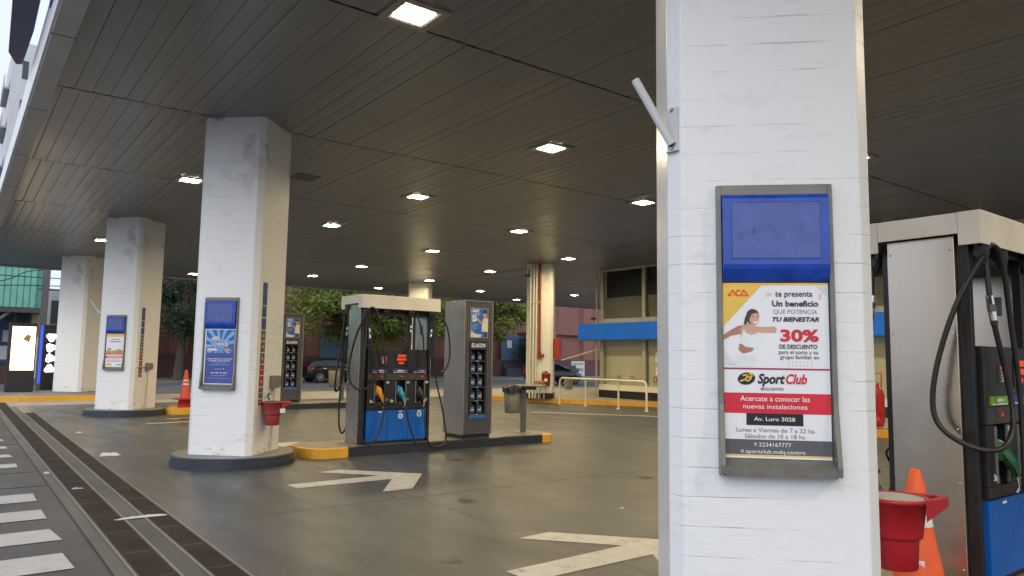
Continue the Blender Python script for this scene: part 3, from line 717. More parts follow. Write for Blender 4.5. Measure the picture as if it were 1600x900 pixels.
def poster_food():
    mb = MB(); z1, z2, z3 = .001, .0018, .0026
    rect(mb, 0, 0, PW, PH, 0, 'paper'); rect(mb, 0, PH-.065, PW, PH, z1, 'yel_p')
    rect(mb, .13, PH-.135, .33, PH-.122, z2, 'indigo_p'); rect(mb, .09, PH-.185, .36, PH-.170, z2, 'indigo_p')
    rect(mb, .01, .27, PW-.01, .37, z1, 'tan_p')
    random.seed(3)
    for k in range(14): ellipse(mb, .03+.028*k, .31+random.uniform(-.03, .06), .02, .014, z2+.0001*k, random.choice(['skin_d', 'tan_p', 'dkgrey', 'cream_p', 'orange_p']), 10)
    ellipse(mb, .09, .40, .05, .022, z2, 'skin_d', 14); ellipse(mb, .33, .38, .06, .02, z2, 'tan_p', 14)
    rect(mb, 0, .195, PW, .245, z1, 'red_p'); rect(mb, .04, .213, .40, .229, z2, 'white')
    for y in (.155, .135, .118): rect(mb, .03, y, PW-.05, y+.006, z2, 'grey_p')
    rect(mb, .05, .03, .16, .085, z2, 'yel_p'); rect(mb, .28, .04, .40, .06, z2, 'grey_p')
    return mb
def ad_panel(P, u0, z0, scale, poster, label):
    r = (P.Rc-P.Lc).normalized(); p = P.Lc + r*u0; T = face_T((p.x, p.y, z0), (-1, -1))
    t = empty('advertising_panel', (p.x, p.y, z0), 0, label, 'advertising panel', 'framed poster panels on the white pillars')
    Tl = Matrix.Translation((-p.x, -p.y, -z0)) @ T @ Matrix.Scale(scale, 4)
    W, H = .485, 1.25
    mb = MB(Tl)
    # wedge shaped metal tray, thicker at its foot
    def side(x0, x1):
        pr_ = [(0, .0), (.075, .012), (.078, .05), (.040, .30), (.030, H-.02), (.025, H), (.0, H)]   # (out, up)
        vs = [(x0, v, o_) for o_, v in pr_] + [(x1, v, o_) for o_, v in pr_]; n_ = len(pr_)
        mb.add(vs, [(i, (i+1) % n_, n_+(i+1) % n_, n_+i) for i in range(n_)] + [tuple(reversed(range(n_))), tuple(range(n_, 2*n_))], 'frame')
    side(0, .020); side(W-.020, W)
    mb.box((.020, 0, .002), (W-.020, H, .012), 'frame')
    mb.box((.020, H-.045, .012), (W-.020, H, .028), 'frame')
    mb.quad([(.020, .0, .002), (W-.020, .0, .002), (W-.020, .005, .072), (.020, .005, .072)], 'frame')
    mb.quad([(.020, .005, .072), (W-.020, .005, .072), (W-.020, .045, .074), (.020, .045, .074)], 'frame')
    mb.quad([(.020, .045, .074), (W-.020, .045, .074), (W-.020, .075, .012), (.020, .075, .012)], 'frame')
    mb.build('frame', t, .002)
    # blue moulded header
    mb = MB(Tl); hx0, hx1 = .022, W-.022; hb, ht = .822, 1.203
    pr_ = [(.014, ht), (.055, ht-.004), (.062, ht-.02), (.062, hb+.075), (.058, hb+.055), (.036, hb+.015), (.020, hb), (.014, hb)]
    vs = [(hx0, v, o_) for o_, v in pr_] + [(hx1, v, o_) for o_, v in pr_]; n_ = len(pr_)
    mb.add(vs, [(n_+i, n_+(i+1) % n_, (i+1) % n_, i) for i in range(n_)] + [tuple(range(n_)), tuple(reversed(range(n_, 2*n_)))], 'blue_pl')
    mb.build('blue_header', t, .004)
    mb = MB(Tl); ix0, ix1, iy0, iy1 = .062, W-.062, .925, 1.165
    mb.box((ix0, iy0, .060), (ix1, iy1, .0645), 'blue_worn')
    for a, b in (((ix0-.004, iy0-.004), (ix1+.004, iy0)), ((ix0-.004, iy1), (ix1+.004, iy1+.004)), ((ix0-.004, iy0), (ix0, iy1)), ((ix1, iy0), (ix1+.004, iy1))):
        mb.box((*a, .060), (*b, .0665), 'blue_pl')
    mb.build('worn_inset', t)
    pm = poster; pm2 = MB()
    pm2.v = [Tl @ Vector((v.x*.99+.0245, v.y+.075, v.z+.018)) for v in pm.v]; pm2.f, pm2.mi, pm2.sm, pm2.ms = pm.f, pm.mi, pm.sm, pm.ms
    pm2.build('poster', t)
    return t
ad_panel(P1, .147, 1.02, 1.0, poster_sport(), 'grey framed panel with a running woman poster and 30% offer on the front pillar')
ad_panel(P2, .12, 1.02, 1.0, poster_chances(), 'grey framed panel with blue sunburst poster on the pillar by the middle pump')
ad_panel(P3, .17, 1.08, 1.06, poster_food(), 'grey framed panel with yellow topped food poster on the farther pillar')

# flag holder on front pillar
def flag_holder(px, py, z, T0, label):
    t = empty('flag_holder', (px, py, z), 0, label, 'flag holder', 'slanted tube flag holders on pillars')
    mb = MB(); mb.box((-.012, -.03, -.10), (0, .03, .10), 'white_wall'); mb.box((-.02, -.034, -.105), (-.0, .034, -.100), 'white_wall'); mb.build('bracket_plate', t, .003)
    mb = MB(); a = Vector((-.02, -.005, -.075)); b = Vector(T0); d = (b-a).normalized()
    nn = 14; mb.tube([a, b], .019, 'white_wall', nn, caps=False); mb.tube([b, a], .0155, 'grey_pole', nn, caps=False)
    r1 = d.orthogonal().normalized(); r2 = d.cross(r1); vo = []; 
    for k in range(nn):
        th = 2*math.pi*k/nn; vo.append(b+.019*(math.cos(th)*r1+math.sin(th)*r2))
    for k in range(nn):
        th = 2*math.pi*k/nn; vo.append(b+.0155*(math.cos(th)*r1+math.sin(th)*r2))
    mb.add(vo, [(k, (k+1) % nn, nn+(k+1) % nn, nn+k) for k in range(nn)], 'white_wall'); mb.build('tube', t)
    mb = MB()
    for zz in (-.085, .085): mb.lathe([(.009, 0), (.009, .006), (.005, .009)], (0, 0, 0), 'chrome', 8)
    for i_, zz in enumerate((-.085, .085)): pass
    o = mb.build('bolt', t); o.rotation_euler = (0, R(-90), 0); o.location = (-.012, 0, -.088)
    c = o.copy(); COL.objects.link(c); c.location = (-.012, .0, .088); c.parent = t
    return t
px, py = P1.Lc.x, P1.c[1]
flag_holder(px, P1.c[1], 2.545, (-.13, .115, .235), 'white slanted tube flag holder on the left edge of the front pillar')
flag_holder(P3.Lc.x, P3.c[1], 2.50, (-.22, .12, .25), 'thin slanted flag holder on the left edge of the farther signed pillar')

# sticker strips on the right faces
def sticker_strip(P, u, ztop, k, label):
    r = (P.Rr-P.Rl).normalized(); p = P.Rl + r*u; T = face_T((p.x, p.y, ztop), (1, -1)); Tl = Matrix.Translation((-p.x, -p.y, -ztop)) @ T @ Matrix.Scale(k, 4)
    t = empty('sticker_strip', (p.x, p.y, ztop), 0, label, 'sticker strip', 'vertical rows of stickers on pillar sides'); y = 0
    for i, (h, m) in enumerate([(.33, 'stk_b'), (.165, 'stk_b'), (.17, 'stk_b'), (.155, 'stk_g'), (.155, 'stk_g'), (.16, 'stk_g'), (.155, 'stk_r'), (.155, 'stk_r'), (.16, 'stk_g'), (.09, 'stk_r')]):
        mb = MB(Tl); mb.box((0, y-h+.012, .001), (.125, y, .004), m)
        if i > 2:
            mb.box((.045, y-h*.62, .0042), (.08, y-h*.35, .0048), 'ltgrey_p') if i % 2 else mb.box((.03, y-h*.5, .0042), (.095, y-h*.4, .0048), 'ltgrey_p')
        mb.build('sticker', t); y -= h
sticker_strip(P2, .10, 2.50, 1, 'vertical row of small blue, grey and red stickers above the bucket on the pillar side')
sticker_strip(P3, .12, 2.60, 1.0, 'vertical row of small stickers on the side of the farther signed pillar')

def jbox(P, u, z, label, horiz):
    r = (P.Rr-P.Rl).normalized(); p = P.Rl + r*u; T = face_T((p.x, p.y, z), (1, -1)); Tl = Matrix.Translation((-p.x, -p.y, -z)) @ T
    t = empty('junction_box', (p.x, p.y, z), 0, label, 'junction box', 'grey junction boxes with conduit on pillar sides')
    mb = MB(Tl); mb.box((0, -.08, .001), (.14, .09, .09), 'box_gr'); mb.box((.142, -.06, .001), (.26, .08, .05), 'box_gr'); mb.build('box_body', t, .004)
    mb = MB(Tl); pts = [(.09, -.08, .03), (.09, -.35, .03), (.075, -.6, .03), (.06, -z+.20, .03), (.06, -z+.16, .03)]; mb.tube(smooth_path(pts, 4), .013, 'conduit', 8)
    if horiz: mb.tube([(0, .0, .03), (-.36, .0, .03), (-.40, -.04, .03), (-.41, -.9, .03)], .011, 'conduit', 8)
    mb.build('conduit', t); return t
jbox(P2, .42, 1.12, 'grey box and pale conduit above the red bucket on the pillar side', False)
jbox(P3, .36, 1.17, 'grey box with bent white conduit on the side of the farther signed pillar', True)

# red buckets
def bucket(P, u, z, sc, rotz, label, lab, m='red_pl'):
    r = (P.Rr-P.Rl).normalized(); n_ = Vector((q45, -q45, 0)); p = P.Rl + r*u + n_*.135*sc
    t = empty('red_bucket', (p.x, p.y, z), rotz, label, 'bucket', 'red plastic buckets hung on pillar sides')
    s = sc; mb = MB()
    prof = [(.088, 0), (.095, .004), (.103, .135), (.104, .142), (.118, .144), (.120, .155), (.138, .30), (.147, .302), (.147, .322), (.139, .322), (.136, .30), (.115, .15), (.10, .14), (.09, .01), (.0, .008)]
    mb.lathe([(a*s, b*s) for a, b in prof], (0, 0, 0), m, 32, cap=False); mb.lathe([(0, 0), (.088*s, 0)], (0, 0, 0), m, 32, cap=False); mb.build('bucket_body', t)
    # triangular loop handle standing out from the rim
    mb = MB()
    L_ = .235*s; hz0, hz1 = .285*s, .325*s
    outer = [(.08*s, -.125*s), (L_, -.045*s), (L_+.012*s, -.03*s), (L_+.012*s, .03*s), (L_, .045*s), (.08*s, .125*s)]
    inner = [(.12*s, -.085*s), (L_-.035*s, -.026*s), (L_-.028*s, -.018*s), (L_-.028*s, .018*s), (L_-.035*s, .026*s), (.12*s, .085*s)]
    def zt(x): return .322*s+.0*x
    def zb(x): return (.322-.055*(1-min(1, (x/s-.08)/.16)) - .042)*s
    N_ = len(outer); vs = [(x, y, zt(x)) for x, y in outer]+[(x, y, zt(x)) for x, y in inner]+[(x, y, zb(x)) for x, y in outer]+[(x, y, zb(x)) for x, y in inner]
    fs = []
    for i in range(N_-1):
        fs += [(i, i+1, N_+i+1, N_+i), (2*N_+i, 3*N_+i, 3*N_+i+1, 2*N_+i+1), (i, 2*N_+i, 2*N_+i+1, i+1), (N_+i, N_+i+1, 3*N_+i+1, 3*N_+i)]
    mb.add(vs, fs, m); mb.build('loop_handle', t, .004*s)
    mb = MB(); mb.lathe([(0, .30*s), (.10*s, .316*s), (.128*s, .318*s)], (0, 0, 0), 'grey_wall' if lab else 'black', 24, cap=False); mb.build('water_surface', t)
    mb = MB(); mb.box((-.05*s, .128*s, .05*s), (.05*s, .20*s, .30*s), 'black'); mb.build('wall_bracket', t)
    if not lab:
        mb = MB(); mb.box((.06*s, -.128*s, .17*s), (.13*s, -.118*s, .23*s), 'white'); o = mb.build('label_plate', t)
    mb = MB(); mb.tube(smooth_path([(-.03, .05*s, .34*s), (-.05, .08*s, .40*s), (-.01, .10*s, .42*s)], 4), .012*s, 'black', 8); mb.build('squeegee_grip', t)
    return t
bucket(P2, .27, .54, 1.0, R(0), 'small faded red bucket hanging below the sticker row on the pillar by the middle pump', False, 'red_faded')
bk = bucket(P1, .21, .605, .96, R(-35), 'large red bucket hanging behind the right edge of the front pillar', True)

# ------------------------------------------------------------------ islands
def island(x0, x1, y0, y1, label_=None):
    n_ = 10; r = (y1-y0)/2; cy = (y0+y1)/2; pts = []
    for k in range(n_+1):
        a = math.pi/2 + math.pi*k/n_; pts.append((x0+r*.55+r*.55*math.cos(a), cy+r*math.sin(a)))
    for k in range(n_+1):
        a = -math.pi/2 + math.pi*k/n_; pts.append((x1-r*.35+r*.35*math.cos(a), cy+r*math.sin(a)))
    h = .15; N_ = len(pts); mb = MB(); ins = [(x+(.03 if x < x0+.5 else -.03), cy+(y-cy)*(1-.05/r)) for x, y in pts]
    for i in range(N_):
        a, b = pts[i], pts[(i+1) % N_]; ai, bi = ins[i], ins[(i+1) % N_]
        mid = (a[0]+b[0])/2; seg = abs(a[0]-b[0]) > 1
        def strip(p, q, pi, qi, m):
            mb.quad([(p[0], p[1], -.03), (q[0], q[1], -.03), (q[0], q[1], h-.012), (p[0], p[1], h-.012)], m)
            mb.quad([(p[0], p[1], h-.012), (q[0], q[1], h-.012), (qi[0], qi[1], h), (pi[0], pi[1], h)], m)
        if seg:
            xs = sorted([a[0], b[0]]); 
            cuts = [xs[0], x0+.62, x1-.35, xs[1]]
            if a[0] > b[0]: cuts = cuts[::-1]
            for j in range(3):
                p = (cuts[j], a[1]); q_ = (cuts[j+1], a[1]); m_n = 'black_kerb' if j == 1 else 'yellow'
                strip(p, q_, (p[0], ai[1]), (q_[0], ai[1]), m_n)
        else: strip(a, b, ai, bi, 'yellow')
    mb.add([(x, y, h) for x, y in ins], [tuple(range(N_))], 'island')
    return tag(mb.build('pump_island'), kind='structure')
isl = [(4.17, 8.90, 10.24, 11.22), (4.17, 8.90, 1.70, 2.65), (4.6, 10.0, 20.05, 21.1)]
for a in isl: island(*a)
mb = MB(); mb.lathe([(.42, -.02), (.42, .15), (.40, .16), (.05, .16)], (0, 0, 0), 'yellow', 28, False, sx=1, sy=.7, cap=False)
for_c = mb.build('kerb_stub'); for_c.location = (4.75, 19.75, 0); tag(for_c, 'short yellow kerb end under the far traffic cone', 'kerb')

# ------------------------------------------------------------------ cones
def cone(loc, hh, rb, label, skirt=None):
    t = empty('traffic_cone', loc, random.uniform(0, 1), label, 'traffic cone', 'orange traffic cones')
    f = lambda z: rb*(1-z/hh) + .028*(z/hh)
    mb = MB()
    z_ = hh*.05
    mb.lathe([(f(z_)+.004, z_), (f(.5*hh), .5*hh), (f(.68*hh)+.001, .68*hh), (f(.9*hh)+.008, .9*hh), (f(.92*hh)+.002, .92*hh), (f(hh), hh), (.018, hh+.004), (.016, hh-.03)], (0, 0, 0), 'cone_red' if skirt else 'cone', 32, cap=False); mb.build('cone_body', t)
    mb = MB(); 
    for a, b in ((.72, .79), (.58, .665)) if not skirt else ((.80, .84), (.70, .74), (.60, .64)): mb.lathe([(f(a*hh)+.004, a*hh), (f(b*hh)+.004, b*hh)], (0, 0, 0), 'refl', 32, cap=False)
    mb.build('reflective_band', t)
    mb = MB()
    if skirt:
        mb.lathe([(rb+.01, 0), (rb, hh*.2), (rb*1.02, hh*.205), (skirt, hh*.215), (skirt, hh*.24), (rb*.85, hh*.25)], (0, 0, 0), 'red_pl', 28, cap=False)
    else:
        b_ = rb*1.25; mb.prism([(-b_, -b_*.7), (-b_*.7, -b_), (b_*.7, -b_), (b_, -b_*.7), (b_, b_*.7), (b_*.7, b_), (-b_*.7, b_), (-b_, b_*.7)], 0, .035, 'cone')
        mb.box((-.03, -f(.33*hh)-.003, .29*hh), (.03, -f(.33*hh)+.006, .34*hh), 'white')
    mb.build('base', t, .004); return t
c1 = cone((4.50, 2.01, .15), .74, .155, 'large orange traffic cone standing beside the steel end of the nearest pump')
c1.rotation_euler = (0, 0, R(-65))
cone((4.75, 19.75, .16), .93, .15, 'red orange cone with wide brim on the small yellow kerb by the far pillar', .30)

# ------------------------------------------------------------------ fuel pumps
def hose_obj(t, pts, r, coup=None, sub=8):
    mb = MB(); mb.tube(smooth_path(pts, sub), r, 'rubber', 10); h = mb.build('hose', t)
    if coup:
        a, b = Vector(coup[0]), Vector(coup[1]); d = (b-a)
        mb = MB(); mb.tube([a, a+d*.3], r*1.35, 'chrome', 12); mb.tube([a+d*.3, a+d*.55], r*1.5, 'cab', 12); mb.tube([a+d*.55, a+d*.85], r*1.35, 'chrome', 12); mb.tube([a+d*.85, b], r*1.25, 'black', 12)
        mb.build('coupling', h)
    return h
def nozzle(t, x, m, y=.02, side=1):
    mb = MB()
    pts = [(x, y+.05*side, .86), (x+.01, y-.02*side, .83), (x+.03, y-.07*side, .74), (x+.055, y-.09*side, .66)]
    mb.tube(smooth_path(pts, 4), [.045]*5+[.040]*4+[.026]*4, m, 10)
    mb.box((x-.05, y-.03*side-.02, .76), (x+.02, y-.03*side+.02, .84), m)
    n_ = mb.build('nozzle', t)
    mb = MB(); mb.tube([(x+.055, y-.09*side, .66), (x+.065, y-.10*side, .60), (x+.055, y-.085*side, .56)], [.014, .013, .012], 'chrome', 8); mb.build('swivel', n_)
    mb = MB(); mb.tube(smooth_path([(x-.04, y-.05*side, .80), (x-.05, y-.10*side, .74), (x-.0, y-.11*side, .67)], 4), .008, 'black', 6); mb.build('lever', n_)
def pump(loc, label, near=False):
    t = empty('fuel_pump', loc, 0, label, 'fuel pump', 'fuel pumps with white caps on the islands')
    W, D = 1.22, .60
    # end panels
    for x0 in (-.035, W-.05):
        mb = MB(); mb.box((x0, .10, .0), (x0+.085, D-.08, 2.17), 'steel'); mb.build('end_panel', t, .004)
    for z_ in (.10, .62, .95, 1.55, 2.08):
        for y_ in (.125, D-.105):
            mb = MB(Matrix(((0, 0, -1, -.035), (1, 0, 0, y_), (0, 1, 0, z_), (0, 0, 0, 1)))); mb.lathe([(.007, 0), (.006, .003), (0, .004)], (0, 0, 0), 'chrome', 8, cap=False); mb.build('screw', t)
    # cap : front/back fascias, end fascias with drops at the corners
    mb = MB(); ax, bx, ay, by, zb, zt = -.10, W+.09, -.08, D+.08, 2.095, 2.305
    mb.box((ax+.012, ay, zb), (bx-.012, ay+.012, zt), 'cap'); mb.box((ax+.012, by-.012, zb), (bx-.012, by, zt), 'cap')
    for x in (ax, bx-.012):
        mb.box((x, ay, zb), (x+.012, ay+.13, zt), 'cap'); mb.box((x, by-.13, zb), (x+.012, by, zt), 'cap'); mb.box((x, ay+.132, zb+.075), (x+.012, by-.132, zt-.002), 'cap')
    mb.box((ax+.012, ay+.012, zt-.015), (bx-.012, by-.012, zt-.003), 'cap'); mb.build('cap', t, .003)
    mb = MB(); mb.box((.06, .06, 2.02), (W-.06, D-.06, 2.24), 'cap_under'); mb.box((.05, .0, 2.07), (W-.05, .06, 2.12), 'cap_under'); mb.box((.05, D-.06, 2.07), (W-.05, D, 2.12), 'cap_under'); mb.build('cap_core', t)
    # masts
    mb = MB()
    for x in (.0, W-.06):
        for y in (.03, D-.10):
            mb.box((x, y, .0), (x+.045, y+.07, 2.12), 'black')
    for x in (.0, ): pass
    mb.box((W-.062, .26, 1.72), (W-.050, .33, 1.86), 'cab')
    mb.box((.155, .22, 1.47), (.20, .30, 2.05), 'black'); mb.box((W-.47, -.005, 1.47), (W-.41, .05, 2.10), 'black')
    mb.build('mast', t, .004)
    # hose outlets below the cap
    for x, y in ((.03, -.03), (.34, -.03), (W-.44, -.04), (W-.06, -.04), (.03, D+.03), (W-.44, D+.03)):
        mb = MB()
        mb.tube([(x, y, 2.12), (x, y, 2.04), (x+.01, y, 1.98)], [.04, .045, .028], 'black', 10)
        mb.tube([(x-.05, y, 2.05), (x+.05, y, 2.05)], .03, 'black', 10)
        mb.build('hose_outlet', t)
    # body: console and bays
    xb0, xb1 = .09, W-.10
    bays = [(.19, .37), (.56, .74), (.92, 1.08)]
    def side_y(y, sgn): return y if sgn > 0 else D-y
    mb = MB()
    mb.box((xb0, .11, .53), (xb1, D-.11, .98), 'console')
    mb.box((xb0-.02, .0, .98), (xb1+.01, D, 1.47), 'console')
    mb.box((xb0-.02, .0, .53), (xb1+.01, D, .60), 'console')
    for sg in (1, -1):
        xs = [xb0-.02]+[v for b in bays for v in b]+[xb1+.01]
        for i in range(0, len(xs), 2):
            ya, yb = sorted((side_y(0, sg), side_y(.11, sg))); mb.box((xs[i], ya, .602), (xs[i+1], yb, .978), 'console')
    mb.build('console', t, .004)
    mb = MB(); mb.box((xb0-.01, -.006, .985), (xb1, .0, 1.085), 'console_gr')
    for b in bays:
        for x in b: mb.box((x-.006, -.012, .62), (x+.006, .0, .97), 'trim_gr')
        mb.box((b[0]+.03, .03, .60), (b[1]-.03, .11, .64), 'console_gr')
        mb.box((b[1]+.012, -.006, .93), (b[1]+.07, .0, .965), 'ltgrey_p'); mb.box((b[1]+.012, -.006, .66), (b[1]+.06, .0, .70), 'box_gr')
    mb.build('bay_trim', t)
    # screens
    mb = MB(); mb.box((.29, -.012, 1.24), (.39, .0, 1.35), 'cab')
    mb.box((.30, -.014, 1.325), (.385, -.012, 1.345), 'led')
    for r_ in range(4):
        for c_ in range(2): mb.box((.312+c_*.036, -.016, 1.245+r_*.019), (.336+c_*.036, -.012, 1.258+r_*.019), 'keys')
    mb.build('keypad', t)
    mb = MB(); mb.box((.545, -.006, 1.21), (.76, .0, 1.40), 'black')
    mb.box((.58, -.010, 1.345), (.73, -.006, 1.385), 'led'); mb.box((.565, -.010, 1.29), (.735, -.006, 1.33), 'led'); mb.box((.60, -.010, 1.235), (.69, -.006, 1.27), 'led'); mb.build('price_display', t)
    labs = ['lab_purple']*3 if not near else ['lab_green', 'lab_blue', 'lab_purple']
    for (a, b), lm in zip(((.14, .40), (.50, .76), (.86, 1.10)), labs):
        mb = MB(); mb.box((a, -.012, 1.10), (b, .0, 1.155), lm); mb.box((a+.01, -.013, 1.102), (b-.01, -.012, 1.110), 'white')
        mb.box((a+.08, -.013, 1.122), (b-.09, -.012, 1.140), 'white'); mb.box((b-.075, -.013, 1.122), (b-.045, -.012, 1.140), 'ltgrey_p'); mb.build('fuel_label', t)
    for x in (.30, .66, 1.03):
        mb = MB(); mb.box((x-.03, -.011, 1.022), (x+.03, -.006, 1.052), 'stk_r'); mb.box((x-.014, -.014, 1.030), (x+.016, -.011, 1.046), 'orange_dot'); mb.build('button', t)
    # blue doors
    mb = MB()
    for a, b in ((xb0-.015, .43), (.435, .80), (.805, xb1+.005)): mb.box((a, .004, .045), (b, .03, .515), 'pump_blue')
    for a, b in ((xb0-.015, .43), (.435, .80), (.805, xb1+.005)): mb.box((a, D-.03, .045), (b, D-.004, .515), 'pump_blue')
    mb.box((xb0-.01, .032, .045), (xb0+.01, D-.032, .515), 'pump_blue'); mb.build('blue_panel', t, .004)
    mb = MB(); mb.box((xb0, .03, 0), (xb1, D-.03, .53), 'black'); mb.build('plinth', t)
    DT = Matrix(((1, 0, 0, 0), (0, 0, -1, 0), (0, 1, 0, 0), (0, 0, 0, 1)))
    for x, z in ((.66, .42), (1.0, .44)):
        mb = MB(DT); ellipse(mb, x, z, .045, .045, .0, 'white', 20); ellipse(mb, x, z, .028, .028, .001, 'sky_p', 16); mb.build('round_decal', t)
    for x in (.30, .66, 1.0):
        mb = MB(DT); rect(mb, x-.035, .485, x+.035, .50, 0, 'white'); mb.build('strip_decal', t)
    for s_, a_, b_ in (('3a', .11, .165), ('2b', .46, .52), ('2b', 1.085, 1.12)):
        mb = MB(DT); put_text(mb, s_, a_, b_, .64, .68, .014, 'white', .03); mb.build('number_decal', t)
    nz = ('yel_noz', 'teal_noz', 'black') if not near else ('grn_noz', 'teal_noz', 'black')
    for b, m_n in zip(bays, nz): nozzle(t, (b[0]+b[1])/2-.02, m_n)
    nozzle(t, .25, 'grn_noz', D-.02, -1)
    # hoses
    R_ = .0165
    # 1: outlet, down, loop round the left end, over the bracket and down to nozzle 1
    hose_obj(t, [(.04, -.05, 2.0), (.05, -.07, 1.66), (.16, -.09, 1.30), (.18, -.11, 1.02), (.00, -.11, .86), (-.11, .03, .86), (-.14, .20, 1.0), (-.14, .20, 1.28), (-.09, .09, 1.70), (.02, -.05, 2.04), (.08, -.08, 2.10), (.16, -.10, 2.0), (.25, -.10, 1.62), (.31, -.11, 1.2), (.32, -.11, .8), (.31, -.11, .58)], R_, ((.045, -.06, 1.78), (.06, -.075, 1.60)))
    if not near:
        hose_obj(t, [(.0, -.06, 1.95), (-.02, -.07, 1.5), (-.05, -.09, 1.1), (-.08, -.09, .6), (-.06, -.10, .18), (.03, -.12, .03), (.14, -.13, .06), (.24, -.12, .22), (.30, -.11, .45), (.315, -.10, .57)], .014)
        # 2: teal nozzle hose to the floor
        hose_obj(t, [(W-.44, -.06, 2.0), (W-.45, -.07, 1.6), (W-.46, -.08, 1.35), (W-.40, -.10, 1.17), (W-.30, -.10, 1.14), (W-.22, -.09, 1.25), (W-.24, -.09, 1.7), (W-.36, -.08, 2.05)], .014, ((W-.44, -.06, 1.85), (W-.45, -.07, 1.72)))
        hose_obj(t, [(.70, -.10, .60), (.72, -.12, .40), (.80, -.14, .15), (.86, -.16, .0), (.88, -.12, -.0)], .014)
        # 3: right loop and long hose lying over the kerb
        hose_obj(t, [(W-.05, -.05, 2.0), (W-.07, -.06, 1.5), (W-.03, -.07, 1.25), (W+.06, -.08, 1.12), (W+.20, -.09, 1.15), (W+.28, -.09, 1.40), (W+.24, -.08, 1.80), (W+.10, -.07, 2.02), (W+.0, -.07, 2.05), (W-.04, -.08, 1.6), (W+.02, -.10, 1.0), (W+.14, -.13, .5), (W+.20, -.16, .05), (W+.10, -.20, -.06), (W-.10, -.19, -.05), (W-.18, -.14, .20), (W-.17, -.11, .56)], .014, ((W-.055, -.055, 1.80), (W-.07, -.06, 1.66)))
    # rear side hoses seen past the left end
    hose_obj(t, [(.02, D+.05, 2.0), (.0, D+.07, 1.5), (-.02, D+.09, 1.1), (-.06, D+.12, .85), (-.14, D+.10, .80), (-.16, D+.06, 1.0), (-.10, D+.05, 1.5), (-.04, D+.05, 1.98)], R_, ((.01, D+.05, 1.82), (.0, D+.06, 1.66)))
    hose_obj(t, [(-.03, D+.07, 1.9), (-.05, D+.08, 1.3), (-.07, D+.08, .7), (-.06, D+.10, .3), (.0, D+.10, .12), (.1, D+.08, .3), (.24, D+.05, .56)], .014)
    return t
pump((5.05, 10.35, .15), 'middle fuel pump with yellow and teal nozzles, blue doors and looping hoses')
pump((5.05, 1.85, .15), 'nearest fuel pump with brushed steel end, cut off at the right edge', True)

